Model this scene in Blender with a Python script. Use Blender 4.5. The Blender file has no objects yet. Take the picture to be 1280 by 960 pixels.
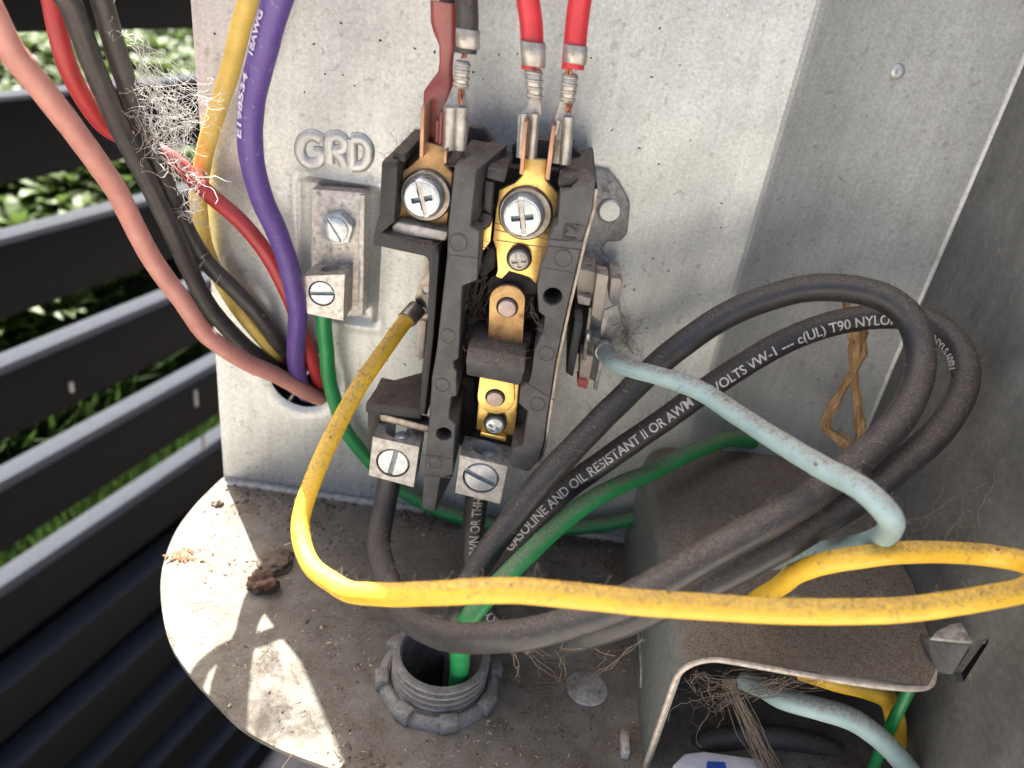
import bpy, bmesh, math, random
from mathutils import Vector, Matrix
R = random.Random(7)
scene = bpy.context.scene
# one Blender unit is one centimetre
scene.unit_settings.system = 'METRIC'
scene.unit_settings.scale_length = 0.01

# ------------------------------------------------------------------ camera
F_PX = 940.0
XC = Vector((.989, .0708, .129)).normalized()
ZC = Vector((0, .8765, -.4816)).normalized()
YC = ZC.cross(XC).normalized()          # image down
XC = YC.cross(ZC).normalized()
CAM = Vector((0, -14.9, 12.14))
cd = bpy.data.cameras.new('camera')
cam = bpy.data.objects.new('camera', cd)
scene.collection.objects.link(cam)
m = Matrix.Identity(4)
for i in range(3):
    m[i][0] = XC[i]; m[i][1] = -YC[i]; m[i][2] = -ZC[i]; m[i][3] = CAM[i]
cam.matrix_world = m
cd.sensor_width = 36
cd.lens = 36*F_PX/1280
cd.clip_start = .1
cd.clip_end = 20000
cd.dof.use_dof = True
cd.dof.focus_distance = 13.3
cd.dof.aperture_fstop = cd.lens*1e-3/(2*.066)
scene.camera = cam

# ------------------------------------------------------------------ light
SUN_EL = math.radians(60)
SUN_AZ = math.radians(-35.3)            # from +Y towards -X
sd = Vector((math.sin(SUN_AZ)*math.cos(SUN_EL), math.cos(SUN_AZ)*math.cos(SUN_EL), math.sin(SUN_EL)))
w = bpy.data.worlds.new('World'); scene.world = w; w.use_nodes = True
nt = w.node_tree
sky = nt.nodes.new('ShaderNodeTexSky'); sky.sky_type = 'NISHITA'; sky.sun_disc = False
sky.sun_elevation = SUN_EL; sky.sun_rotation = SUN_AZ % (2*math.pi)
sky.air_density = .45; sky.dust_density = 7; sky.ozone_density = .2
bg = nt.nodes['Background']; bg.inputs[1].default_value = .09
nt.links.new(sky.outputs[0], bg.inputs[0])
ld = bpy.data.lights.new('sun', 'SUN'); ld.energy = 4.8; ld.angle = math.radians(.5); ld.color = (1, .965, .91)
sun = bpy.data.objects.new('sun', ld); scene.collection.objects.link(sun)
sun.location = sd*60
sun.rotation_euler = sd.to_track_quat('Z', 'Y').to_euler()
vs = scene.view_settings
vs.view_transform = 'Standard'; vs.look = 'None'; vs.exposure = 2.55; vs.gamma = 1; vs.use_curve_mapping = False

# ------------------------------------------------------------------ projection helpers
def ray(px, py):
    return XC*((px-640)/F_PX) + YC*((py-480)/F_PX) + ZC
def W(px, py, h):                        # point h centimetres in front of the back panel
    d = ray(px, py); return CAM + d*((-h-CAM.y)/d.y)
def G(px, py, z=0.0):                    # point at height z over the pan
    d = ray(px, py); return CAM + d*((z-CAM.z)/d.z)
def SX(px, py, x):
    d = ray(px, py); return CAM + d*((x-CAM.x)/d.x)
def proj(p):
    v = p-CAM; z = v.dot(ZC)
    return 640+F_PX*v.dot(XC)/z, 480+F_PX*v.dot(YC)/z, z
def cm(px_len, p):                       # size in cm of a pixel length at point p
    return px_len*proj(p)[2]/F_PX

# ------------------------------------------------------------------ materials
def N(nt, t, **k):
    n = nt.nodes.new(t)
    for a, b in k.items(): setattr(n, a, b)
    return n
def pm(name, col, col2=None, scale=3.0, rough=.5, metal=0.0, bump=.1, bscale=None, bdist=.02,
       dust=0.0, dcol=(.16, .125, .09), dlo=.15, dhi=.8, speck=0.0, spcol=(.03, .027, .022), sscale=9.0, spec=.5,
       contrast=(.35, .65), aniso=None, trans=0.0, detail=6.0, dustside=0.0, dmin=.25, dscale=5.0, cloud=0.0, streak=0.0):
    m = bpy.data.materials.new(name); m.use_nodes = True
    nt = m.node_tree; L = nt.links.new
    b = nt.nodes['Principled BSDF']
    tc = N(nt, 'ShaderNodeTexCoord'); co = tc.outputs['Object']
    if aniso:
        mp = N(nt, 'ShaderNodeMapping'); mp.inputs['Scale'].default_value = aniso
        L(co, mp.inputs['Vector']); co2 = mp.outputs[0]
    else: co2 = co
    n1 = N(nt, 'ShaderNodeTexNoise'); n1.inputs['Scale'].default_value = scale; n1.inputs['Detail'].default_value = detail
    n1.inputs['Roughness'].default_value = .65
    L(co2, n1.inputs['Vector'])
    mr = N(nt, 'ShaderNodeMapRange'); mr.inputs[1].default_value, mr.inputs[2].default_value = contrast
    L(n1.outputs[0], mr.inputs[0])
    mx = N(nt, 'ShaderNodeMix', data_type='RGBA')
    mx.inputs[6].default_value = (*col, 1); mx.inputs[7].default_value = (*(col2 or [c*.8 for c in col]), 1)
    L(mr.outputs[0], mx.inputs[0]); out = mx.outputs[2]
    rsock = None
    if speck:
        n3 = N(nt, 'ShaderNodeTexNoise'); n3.inputs['Scale'].default_value = sscale; n3.inputs['Detail'].default_value = 3
        L(co, n3.inputs['Vector'])
        m3 = N(nt, 'ShaderNodeMapRange'); m3.inputs[1].default_value = .62; m3.inputs[2].default_value = .72; m3.inputs[4].default_value = speck
        L(n3.outputs[0], m3.inputs[0])
        x3 = N(nt, 'ShaderNodeMix', data_type='RGBA'); x3.inputs[7].default_value = (*spcol, 1)
        L(m3.outputs[0], x3.inputs[0]); L(out, x3.inputs[6]); out = x3.outputs[2]
    if cloud:
        n7 = N(nt, 'ShaderNodeTexNoise'); n7.inputs['Scale'].default_value = .55; n7.inputs['Detail'].default_value = 5; n7.inputs['Roughness'].default_value = .6
        L(co, n7.inputs['Vector'])
        m7 = N(nt, 'ShaderNodeMapRange'); m7.inputs[1].default_value = .3; m7.inputs[2].default_value = .7; m7.inputs[3].default_value = 1-cloud; m7.inputs[4].default_value = 1+cloud*.4
        L(n7.outputs[0], m7.inputs[0])
        v7 = N(nt, 'ShaderNodeVectorMath', operation='SCALE'); L(out, v7.inputs[0]); L(m7.outputs[0], v7.inputs['Scale']); out = v7.outputs[0]
    if streak:
        mp8 = N(nt, 'ShaderNodeMapping'); mp8.inputs['Scale'].default_value = (5, 1, .35); L(co, mp8.inputs['Vector'])
        n8 = N(nt, 'ShaderNodeTexNoise'); n8.inputs['Scale'].default_value = 1.6; n8.inputs['Detail'].default_value = 6; L(mp8.outputs[0], n8.inputs['Vector'])
        m8 = N(nt, 'ShaderNodeMapRange'); m8.inputs[1].default_value = .35; m8.inputs[2].default_value = .65; m8.inputs[3].default_value = 1-streak; m8.inputs[4].default_value = 1+streak*.3
        L(n8.outputs[0], m8.inputs[0])
        v8 = N(nt, 'ShaderNodeVectorMath', operation='SCALE'); L(out, v8.inputs[0]); L(m8.outputs[0], v8.inputs['Scale']); out = v8.outputs[0]
    b.inputs['Roughness'].default_value = rough
    if dust:
        ge = N(nt, 'ShaderNodeNewGeometry'); sx = N(nt, 'ShaderNodeSeparateXYZ'); L(ge.outputs['Normal'], sx.inputs[0])
        m4 = N(nt, 'ShaderNodeMapRange', interpolation_type='SMOOTHSTEP'); m4.inputs[1].default_value = dlo; m4.inputs[2].default_value = dhi
        L(sx.outputs[2], m4.inputs[0])
        ad = N(nt, 'ShaderNodeMath', operation='MAXIMUM'); ad.inputs[1].default_value = dustside; L(m4.outputs[0], ad.inputs[0])
        n4 = N(nt, 'ShaderNodeTexNoise'); n4.inputs['Scale'].default_value = dscale; n4.inputs['Detail'].default_value = 8; n4.inputs['Roughness'].default_value = .75
        L(co, n4.inputs['Vector'])
        m5 = N(nt, 'ShaderNodeMapRange'); m5.inputs[1].default_value = .36; m5.inputs[2].default_value = .62
        m5.inputs[3].default_value = dmin; m5.inputs[4].default_value = 1
        L(n4.outputs[0], m5.inputs[0])
        mu = N(nt, 'ShaderNodeMath', operation='MULTIPLY'); L(ad.outputs[0], mu.inputs[0]); L(m5.outputs[0], mu.inputs[1])
        mu2 = N(nt, 'ShaderNodeMath', operation='MULTIPLY'); mu2.inputs[1].default_value = dust; L(mu.outputs[0], mu2.inputs[0])
        n6 = N(nt, 'ShaderNodeTexNoise'); n6.inputs['Scale'].default_value = 28; n6.inputs['Detail'].default_value = 2
        L(co, n6.inputs['Vector'])
        m6 = N(nt, 'ShaderNodeMapRange'); m6.inputs[1].default_value = .35; m6.inputs[2].default_value = .68
        L(n6.outputs[0], m6.inputs[0])
        dm = N(nt, 'ShaderNodeMix', data_type='RGBA'); dm.inputs[6].default_value = (*[c*.55 for c in dcol], 1); dm.inputs[7].default_value = (*[c*1.5 for c in dcol], 1)
        L(m6.outputs[0], dm.inputs[0])
        x4 = N(nt, 'ShaderNodeMix', data_type='RGBA'); L(dm.outputs[2], x4.inputs[7])
        L(mu2.outputs[0], x4.inputs[0]); L(out, x4.inputs[6]); out = x4.outputs[2]
        rr = N(nt, 'ShaderNodeMapRange'); rr.inputs[3].default_value = rough; rr.inputs[4].default_value = .95
        L(mu2.outputs[0], rr.inputs[0]); L(rr.outputs[0], b.inputs['Roughness'])
        if metal:
            r2 = N(nt, 'ShaderNodeMapRange'); r2.inputs[3].default_value = metal; r2.inputs[4].default_value = 0
            L(mu2.outputs[0], r2.inputs[0]); L(r2.outputs[0], b.inputs['Metallic'])
    if metal and not dust: b.inputs['Metallic'].default_value = metal
    L(out, b.inputs['Base Color'])
    b.inputs['Specular IOR Level'].default_value = spec
    if bump:
        n2 = N(nt, 'ShaderNodeTexNoise'); n2.inputs['Scale'].default_value = bscale or scale*6; n2.inputs['Detail'].default_value = 4
        L(co2, n2.inputs['Vector'])
        bp = N(nt, 'ShaderNodeBump'); bp.inputs['Strength'].default_value = bump; bp.inputs['Distance'].default_value = bdist
        L(n2.outputs[0], bp.inputs['Height']); L(bp.outputs[0], b.inputs['Normal'])
    if trans:
        tl = N(nt, 'ShaderNodeBsdfTranslucent'); L(out, tl.inputs[0])
        ms = N(nt, 'ShaderNodeMixShader'); ms.inputs[0].default_value = trans
        L(b.outputs[0], ms.inputs[1]); L(tl.outputs[0], ms.inputs[2])
        L(ms.outputs[0], nt.nodes['Material Output'].inputs[0])
    return m
M = {}
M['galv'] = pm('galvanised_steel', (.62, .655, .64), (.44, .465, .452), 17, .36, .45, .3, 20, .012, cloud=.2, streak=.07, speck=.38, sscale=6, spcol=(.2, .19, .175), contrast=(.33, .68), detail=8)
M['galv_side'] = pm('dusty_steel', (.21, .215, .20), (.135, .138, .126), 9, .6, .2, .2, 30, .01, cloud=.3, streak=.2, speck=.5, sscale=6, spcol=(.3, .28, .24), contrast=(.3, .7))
M['plate'] = pm('zinc_plate', (.36, .36, .34), (.20, .20, .185), 10, .45, .4, .3, 24, .01, speck=.6, sscale=6)
M['pan'] = pm('dirty_pan_steel', (.165, .156, .135), (.068, .057, .042), 1.3, .8, .0, .4, 20, .02, dust=.6, dcol=(.125, .103, .076), speck=.85, sscale=5.5, spcol=(.045, .036, .026), contrast=(.38, .66), detail=10)
M['box'] = pm('dusty_box_steel', (.26, .275, .255), (.17, .18, .165), 6, .55, .25, .3, 30, .015, dust=1.0, dcol=(.145, .112, .079), dlo=.1, dhi=.85, speck=.3, sscale=12, spcol=(.4, .38, .34), dmin=.7)
M['edge'] = pm('pale_sheet_edge', (.62, .58, .50), (.40, .33, .26), 8, .5, .3, .2)
M['black'] = pm('black_plastic', (.011, .0115, .013), (.024, .024, .026), 6, .5, 0, .3, 30, .01, dust=.9, dcol=(.16, .125, .09), dlo=.12, dhi=.7, speck=.25, sscale=14, spcol=(.16, .15, .14), spec=.45)
M['rail'] = pm('grey_black_plastic', (.074, .076, .080), (.034, .035, .037), 2.6, .46, 0, .35, 34, .01, dust=.9, dcol=(.16, .125, .09), dlo=.12, dhi=.7, speck=.3, sscale=16, spcol=(.17, .16, .155), spec=.5)
M['hole'] = pm('hole_shade_black', (.006, .006, .006), None, 3, .9, 0, 0)  # near-black stands for the shade inside holes and recesses
M['soot'] = pm('sooty_plastic', (.012, .011, .010), (.035, .028, .021), 5, .8, 0, .4, 18, .04, dust=.5, dcol=(.09, .068, .048))
M['brass'] = pm('brass', (.86, .61, .21), (.70, .45, .14), 3.0, .30, .8, .15, 30, .006, speck=.55, sscale=4, spcol=(.16, .085, .03), aniso=(1, 1, 3))
M['brassd'] = pm('tarnished_brass', (.62, .40, .17), (.30, .18, .08), 3, .45, .6, .25, 26, .008, dust=.7, dcol=(.17, .11, .06), speck=.5, sscale=6, spcol=(.12, .06, .03))
M['blade'] = pm('tarnished_copper_blade', (.52, .30, .18), (.33, .19, .12), 4, .45, .6, .2, 20, .008)
M['contact'] = pm('worn_silver_contact', (.52, .43, .39), (.36, .27, .24), 6, .5, .5, .4, 20, .01)
M['zinc'] = pm('bright_zinc', (.60, .63, .64), (.38, .43, .46), 7, .28, .55, .2, 22, .006, speck=.4, sscale=8, spcol=(.25, .25, .24))
M['zinc_shade'] = pm('shaded_zinc', (.24, .30, .32), (.13, .17, .19), 9, .4, .5, .2)  # darker copy of the zinc, paints shade in slots and recesses
M['steel'] = pm('grimy_steel', (.36, .33, .29), (.20, .17, .14), 5, .4, .7, .3, 22, .008)
M['tin'] = pm('tinned_terminal', (.50, .49, .45), (.30, .28, .25), 6, .42, .55, .3, 24, .008, speck=.5, sscale=7, spcol=(.12, .10, .08), dust=.5, dcol=(.16, .13, .10))
M['lug'] = pm('cast_aluminium_lug', (.66, .65, .60), (.42, .39, .34), 7, .55, .25, .45, 22, .012, speck=.6, sscale=6, spcol=(.16, .14, .11), dust=.95, dcol=(.17, .14, .105), dlo=.3, dhi=.9)
M['grdlug'] = pm('ground_lug_metal', (.66, .65, .61), (.38, .36, .33), 9, .42, .45, .45, 20, .012, speck=.45, sscale=9, spcol=(.12, .11, .09), dust=.9, dcol=(.17, .14, .11), dlo=.4, dhi=.9)
M['copper'] = pm('copper', (.48, .20, .10), (.24, .09, .045), 9, .4, .8, .1)
WD = dict(dust=.85, dcol=(.17, .135, .10), dlo=.35, dhi=1.0)
M['w_black'] = pm('black_wire', (.021, .022, .024), (.036, .036, .037), 4, .36, 0, .25, 16, .012, dust=.88, dcol=(.115, .093, .07), dlo=.28, dhi=.95, dscale=9, speck=.2, sscale=13, spcol=(.2, .18, .15), spec=.5, dustside=.04)
M['w_black2'] = pm('aged_black_wire', (.03, .029, .028), (.055, .05, .045), 4, .45, 0, .3, 14, .012, dust=.5, dcol=(.13, .11, .09), dlo=.3, dhi=1.0, speck=.3, sscale=9, spcol=(.16, .13, .10))
M['w_yellow'] = pm('yellow_wire', (.84, .53, .047), (.75, .46, .038), 3, .42, 0, .2, 18, .008, dust=.8, dcol=(.21, .145, .075), dlo=.45, dhi=1.0, dscale=16, speck=.6, sscale=22, spcol=(.28, .19, .06))
M['w_yellow2'] = pm('pale_yellow_wire', (.72, .52, .12), (.60, .42, .09), 3, .45, 0, .15, 18, .006, dust=.3, speck=.4, sscale=11, spcol=(.3, .2, .08))
M['w_purple'] = pm('purple_wire', (.105, .062, .25), (.085, .05, .215), 3, .42, 0, .15, 18, .006, dust=.25, speck=.3, sscale=12, spcol=(.4, .35, .5))
M['w_red'] = pm('red_wire', (.40, .034, .038), (.32, .026, .03), 3, .4, 0, .15, 18, .006, dust=.25, speck=.25, sscale=10, spcol=(.25, .06, .04))
M['w_red2'] = pm('bright_red_wire', (.60, .036, .048), (.50, .028, .038), 3, .4, 0, .12, 18, .006, speck=.2, sscale=12, spcol=(.3, .08, .06))
M['w_peach'] = pm('faded_pink_wire', (.53, .25, .205), (.43, .19, .155), 3, .45, 0, .15, 18, .006, dust=.6, dlo=.4, dcol=(.30, .20, .15), dscale=9, speck=.3, sscale=10, spcol=(.36, .20, .14))
M['w_green'] = pm('green_wire', (.02, .26, .075), (.016, .21, .06), 3, .34, 0, .12, 18, .006, **WD)
M['w_blue'] = pm('light_blue_wire', (.34, .475, .47), (.27, .40, .395), 3, .5, 0, .25, 16, .01, dust=.92, dcol=(.25, .205, .15), dlo=.25, dhi=.95, dscale=12, speck=.45, sscale=20, spcol=(.3, .25, .18))
M['red_sleeve'] = pm('red_vinyl_sleeve', (.27, .06, .056), (.20, .042, .04), 3, .28, 0, .15, 14, .01, spec=.6, dust=.2)
M['print'] = pm('white_print', (.62, .61, .58), (.40, .39, .37), 9, .7, 0, 0, contrast=(.4, .75))
M['beige'] = pm('beige_plastic', (.74, .66, .54), (.62, .53, .41), 4, .6, 0, .2, dust=.8, dcol=(.17, .13, .10), dlo=.2, dhi=.8)
M['pinkp'] = pm('pink_plastic', (.75, .18, .17), (.6, .13, .12), 5, .6)
M['slat'] = pm('black_slat_lit_tops', (.0018, .002, .0026), (.003, .0033, .004), 2, .55, 0, .25, 9, .02, dust=.75, dcol=(.056, .061, .072), dlo=.4, dhi=.9, spec=.05, dmin=.7)  # dust inputs turn the tops blue-grey: sun and skylight put into the colour
M['twig'] = pm('dry_twig', (.50, .34, .16), (.20, .10, .035), 7, .8, 0, 1.0, 16, .05, aniso=(1, 1, .2))
M['clod'] = pm('dry_seed_head', (.16, .085, .05), (.07, .04, .026), 5, .85, 0, .8, 14, .04)
M['web'] = pm('cobweb', (.66, .65, .62), (.48, .47, .44), 6, .8, 0, 0, trans=.4)
M['webd'] = pm('dirty_cobweb', (.30, .25, .19), (.18, .14, .10), 6, .9, 0, 0, trans=.3)
M['debris'] = pm('debris', (.13, .095, .065), (.045, .033, .024), 6, .9, 0, 0)
M['debrisl'] = pm('pale_debris', (.42, .33, .24), (.30, .22, .14), 6, .9, 0, 0)
M['tan'] = pm('tan_husk', (.52, .30, .18), (.36, .18, .10), 6, .85, 0, .2, trans=.2)
M['leafg'] = pm('leaf_green', (.085, .13, .032), (.055, .09, .02), 1.2, .5, 0, 0, trans=.35)
M['leafc'] = pm('leaf_cream', (.36, .37, .14), (.23, .26, .085), 1.2, .5, 0, 0, trans=.35)
M['grass'] = pm('grass', (.04, .075, .016), (.024, .05, .011), .6, .5, 0, 0, trans=.4)
M['soil'] = pm('pale_gravel_soil', (.36, .33, .29), (.24, .22, .19), .35, .95, 0, .6, .8, .6)
M['mulch'] = pm('dark_mulch', (.016, .02, .009), (.008, .009, .005), .8, .9, 0, .6, 2, .5)
M['paper'] = pm('white_label', (.75, .76, .78), (.62, .63, .66), 5, .6, 0, .1, speck=.35, sscale=6, spcol=(.12, .11, .10))
M['blueink'] = pm('blue_print', (.03, .10, .42), (.025, .08, .34), 4, .5, 0, 0)

def wear(m, sc, lo, hi):                 # print partly rubbed off
    nt = m.node_tree; L = nt.links.new; out = nt.nodes['Material Output']; b = nt.nodes['Principled BSDF']
    tc = N(nt, 'ShaderNodeTexCoord'); n = N(nt, 'ShaderNodeTexNoise'); n.inputs['Scale'].default_value = sc; n.inputs['Detail'].default_value = 5
    L(tc.outputs['Object'], n.inputs['Vector'])
    mr = N(nt, 'ShaderNodeMapRange'); mr.inputs[1].default_value = lo; mr.inputs[2].default_value = hi; L(n.outputs[0], mr.inputs[0])
    tr = N(nt, 'ShaderNodeBsdfTransparent'); ms = N(nt, 'ShaderNodeMixShader')
    L(mr.outputs[0], ms.inputs[0]); L(b.outputs[0], ms.inputs[1]); L(tr.outputs[0], ms.inputs[2]); L(ms.outputs[0], out.inputs[0])
M['print2'] = pm('pale_print', (.62, .60, .66), (.45, .43, .52), 9, .7, 0, 0)
wear(M['print'], 9, .63, .75)
# ------------------------------------------------------------------ mesh helpers
WL = {}                                  # world location of every object we made
def tag(o, label=None, cat=None, group=None, kind=None):
    if label: o['label'] = label
    if cat: o['category'] = cat
    if group: o['group'] = group
    if kind: o['kind'] = kind
    return o
def empty(name, loc, label, cat, group=None):
    o = bpy.data.objects.new(name, None); scene.collection.objects.link(o)
    o.empty_display_size = .5; o.location = loc; WL[o.name] = Vector(loc)
    return tag(o, label, cat, group)
class MB:
    def __init__(s): s.v = []; s.f = []; s.mi = []; s.cur = 0
    def add(s, vs, fs):
        n = len(s.v); s.v += [Vector(v) for v in vs]
        for f in fs: s.f.append([i+n for i in f]); s.mi.append(s.cur)
    def quad(s, a, b, c, d): s.add([a, b, c, d], [(0, 1, 2, 3)])
    def box(s, c, hx, hy, hz, mat=None):
        c = Vector(c); vs = []
        for x in (-1, 1):
            for y in (-1, 1):
                for z in (-1, 1):
                    d = Vector((x*hx, y*hy, z*hz)); vs.append(c+(mat @ d if mat else d))
        s.add(vs, [(0, 1, 3, 2), (4, 6, 7, 5), (0, 4, 5, 1), (2, 3, 7, 6), (0, 2, 6, 4), (1, 5, 7, 3)])
    def prism(s, pts, vec):              # closed polygon pts swept along vec
        pts = [Vector(p) for p in pts]; n = len(pts); vec = Vector(vec)
        a = Vector()
        for i in range(n): a += (pts[i]-pts[0]).cross(pts[(i+1) % n]-pts[0])
        if a.dot(vec) > 0: pts = pts[::-1]
        vs = pts+[p+vec for p in pts]
        fs = [list(range(n)), list(range(2*n-1, n-1, -1))]
        for i in range(n):
            j = (i+1) % n; fs.append([j, i, n+i, n+j])
        s.add(vs, fs)
    def loft(s, rings, cap=True, closed=False):
        n = len(rings[0]); vs = [p for r in rings for p in r]; fs = []
        k = len(rings)
        for a in range(k if closed else k-1):
            b = (a+1) % k
            for i in range(n):
                j = (i+1) % n; fs.append([a*n+i, a*n+j, b*n+j, b*n+i])
        if cap and not closed: fs += [list(range(n-1, -1, -1)), [(k-1)*n+i for i in range(n)]]
        s.add(vs, fs)
    def lathe(s, o, ax, prof, seg=32, cap=True, ref=None):   # prof: (radius, height)
        o = Vector(o); ax = Vector(ax).normalized()
        u = ax.orthogonal().normalized() if ref is None else (Vector(ref)-ax*Vector(ref).dot(ax)).normalized()
        v = ax.cross(u)
        s.loft([[o+ax*h+(u*math.cos(t)+v*math.sin(t))*r for t in [2*math.pi*i/seg for i in range(seg)]] for r, h in prof], cap)
    def tube(s, pts, rad, seg=12, cap=True, wob=0.0):
        fr = frames(pts); rings = []
        for i, p in enumerate(pts):
            r = rad[i] if isinstance(rad, (list, tuple)) else rad
            if wob: r *= 1+R.uniform(-wob, wob)
            u, v = fr[i]
            rings.append([p+(u*math.cos(2*math.pi*k/seg)+v*math.sin(2*math.pi*k/seg))*r for k in range(seg)])
        s.loft(rings, cap)
    def build(s, name, mats, parent=None, bevel=0.0, bseg=2, smooth=True, ang=40, base=False):
        if not isinstance(mats, (list, tuple)): mats = [mats]
        me = bpy.data.meshes.new(name)
        me.from_pydata([tuple(v) for v in s.v], [], s.f)
        me.polygons.foreach_set('material_index', s.mi)
        bm = bmesh.new(); bm.from_mesh(me)
        if bevel:
            bmesh.ops.remove_doubles(bm, verts=bm.verts, dist=1e-5)
            bm.normal_update()
            es = [e for e in bm.edges if len(e.link_faces) == 2 and e.calc_face_angle(0) > math.radians(30)]
            bmesh.ops.bevel(bm, geom=es, offset=bevel, segments=bseg, profile=.5, affect='EDGES', clamp_overlap=True)
        bmesh.ops.recalc_face_normals(bm, faces=bm.faces)
        bm.to_mesh(me); bm.free()
        return link(name, me, mats, parent, smooth, ang, base)
def link(name, me, mats, parent=None, smooth=True, ang=40, base=False):
    if not isinstance(mats, (list, tuple)): mats = [mats]
    me.materials.clear()
    for q in mats: me.materials.append(M[q])
    n = len(me.vertices)
    if n:
        lo = [min(v.co[i] for v in me.vertices) for i in range(3)]; hi = [max(v.co[i] for v in me.vertices) for i in range(3)]
        c = Vector(((lo[0]+hi[0])/2, (lo[1]+hi[1])/2, lo[2] if base else (lo[2]+hi[2])/2))
    else: c = Vector()
    me.transform(Matrix.Translation(-c))
    if smooth:
        me.polygons.foreach_set('use_smooth', [True]*len(me.polygons))
        me.set_sharp_from_angle(angle=math.radians(ang))
    me.update()
    o = bpy.data.objects.new(name, me); scene.collection.objects.link(o)
    WL[o.name] = c
    if parent is not None:
        o.parent = parent; o.location = c-WL[parent.name]
    else: o.location = c
    return o
def frames(pts):
    n = len(pts); T = []
    for i in range(n):
        a = pts[max(0, i-1)]; b = pts[min(n-1, i+1)]
        t = (b-a); T.append(t.normalized() if t.length > 1e-9 else Vector((0, 0, 1)))
    u = T[0].orthogonal().normalized(); out = []
    for i in range(n):
        u = (u-T[i]*u.dot(T[i])).normalized()
        out.append((u, T[i].cross(u)))
    return out
def spline(P, step=.12):
    P = [Vector(p) for p in P]
    Q = [P[0]*2-P[1]]+P+[P[-1]*2-P[-2]]; out = []
    for i in range(1, len(Q)-2):
        p0, p1, p2, p3 = Q[i-1:i+3]
        def tk(a, b): return max((b-a).length, 1e-4)**.5
        t0 = 0; t1 = t0+tk(p0, p1); t2 = t1+tk(p1, p2); t3 = t2+tk(p2, p3)
        n = max(2, int((p2-p1).length/step))
        for k in range(n):
            t = t1+(t2-t1)*k/n
            A1 = p0*((t1-t)/(t1-t0))+p1*((t-t0)/(t1-t0)); A2 = p1*((t2-t)/(t2-t1))+p2*((t-t1)/(t2-t1)); A3 = p2*((t3-t)/(t3-t2))+p3*((t-t2)/(t3-t2))
            B1 = A1*((t2-t)/(t2-t0))+A2*((t-t0)/(t2-t0)); B2 = A2*((t3-t)/(t3-t1))+A3*((t-t1)/(t3-t1))
            out.append(B1*((t2-t)/(t2-t1))+B2*((t-t1)/(t2-t1)))
    out.append(Q[-2]); return out
def holed(outer, holes, vec):            # plate with holes -> MB-like mesh via bmesh
    bm = bmesh.new(); es = []
    for loop in [outer]+holes:
        vs = [bm.verts.new(Vector(p)) for p in loop]
        for i in range(len(vs)): es.append(bm.edges.new((vs[i], vs[(i+1) % len(vs)])))
    bmesh.ops.triangle_fill(bm, use_beauty=True, use_dissolve=False, edges=es)
    r = bmesh.ops.extrude_face_region(bm, geom=bm.faces[:])
    bmesh.ops.translate(bm, vec=Vector(vec), verts=[g for g in r['geom'] if isinstance(g, bmesh.types.BMVert)])
    bmesh.ops.recalc_face_normals(bm, faces=bm.faces)
    mb = MB(); bm.verts.index_update()
    mb.add([v.co.copy() for v in bm.verts], [[v.index for v in f.verts] for f in bm.faces]); bm.free()
    return mb
def boolean(mb, cutter, op='DIFFERENCE'):
    obs = []
    for q in (mb, cutter):
        me = bpy.data.meshes.new('t'); me.from_pydata([tuple(v) for v in q.v], [], q.f)
        b = bmesh.new(); b.from_mesh(me); bmesh.ops.recalc_face_normals(b, faces=b.faces); b.to_mesh(me); b.free()
        o = bpy.data.objects.new('t', me); scene.collection.objects.link(o); obs.append(o)
    md = obs[0].modifiers.new('b', 'BOOLEAN'); md.operation = op; md.object = obs[1]; md.solver = 'EXACT'; md.use_self = True
    dg = bpy.context.evaluated_depsgraph_get()
    ev = obs[0].evaluated_get(dg); me = bpy.data.meshes.new_from_object(ev)
    out = MB(); out.add([v.co.copy() for v in me.vertices], [list(p.vertices) for p in me.polygons])
    for o in obs:
        d = o.data; bpy.data.objects.remove(o); bpy.data.meshes.remove(d)
    bpy.data.meshes.remove(me)
    return out
def circ(c, ax, r, n=24, ref=(1, 0, 0)):
    ax = Vector(ax).normalized(); u = (Vector(ref)-ax*Vector(ref).dot(ax)).normalized(); v = ax.cross(u)
    return [Vector(c)+(u*math.cos(2*math.pi*i/n)+v*math.sin(2*math.pi*i/n))*r for i in range(n)]
def text_mesh(body, size, bevel=0.0, extrude=0.0, offset=0.0, res=4):
    cu = bpy.data.curves.new('t', 'FONT'); cu.body = body; cu.size = size; cu.bevel_depth = bevel; cu.extrude = extrude
    cu.offset = offset; cu.resolution_u = res; cu.bevel_resolution = 3
    o = bpy.data.objects.new('t', cu); scene.collection.objects.link(o)
    dg = bpy.context.evaluated_depsgraph_get()
    me = bpy.data.meshes.new_from_object(o.evaluated_get(dg))
    bpy.data.objects.remove(o); bpy.data.curves.remove(cu)
    return me
# ================================================================== the setting
PAN_EDGE = [(287, 590), (272, 603), (245, 630), (222, 660), (207, 695), (201, 725), (203, 765), (213, 805), (235, 840),
            (262, 870), (300, 908), (340, 932), (390, 952), (430, 965), (520, 985), (640, 1005), (800, 1030)]
XL = -6.8                                # left edge of the back panel
XF = 4.2                                 # fold
XR = 8.15                                # right wall
ZT = 30.0
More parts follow.
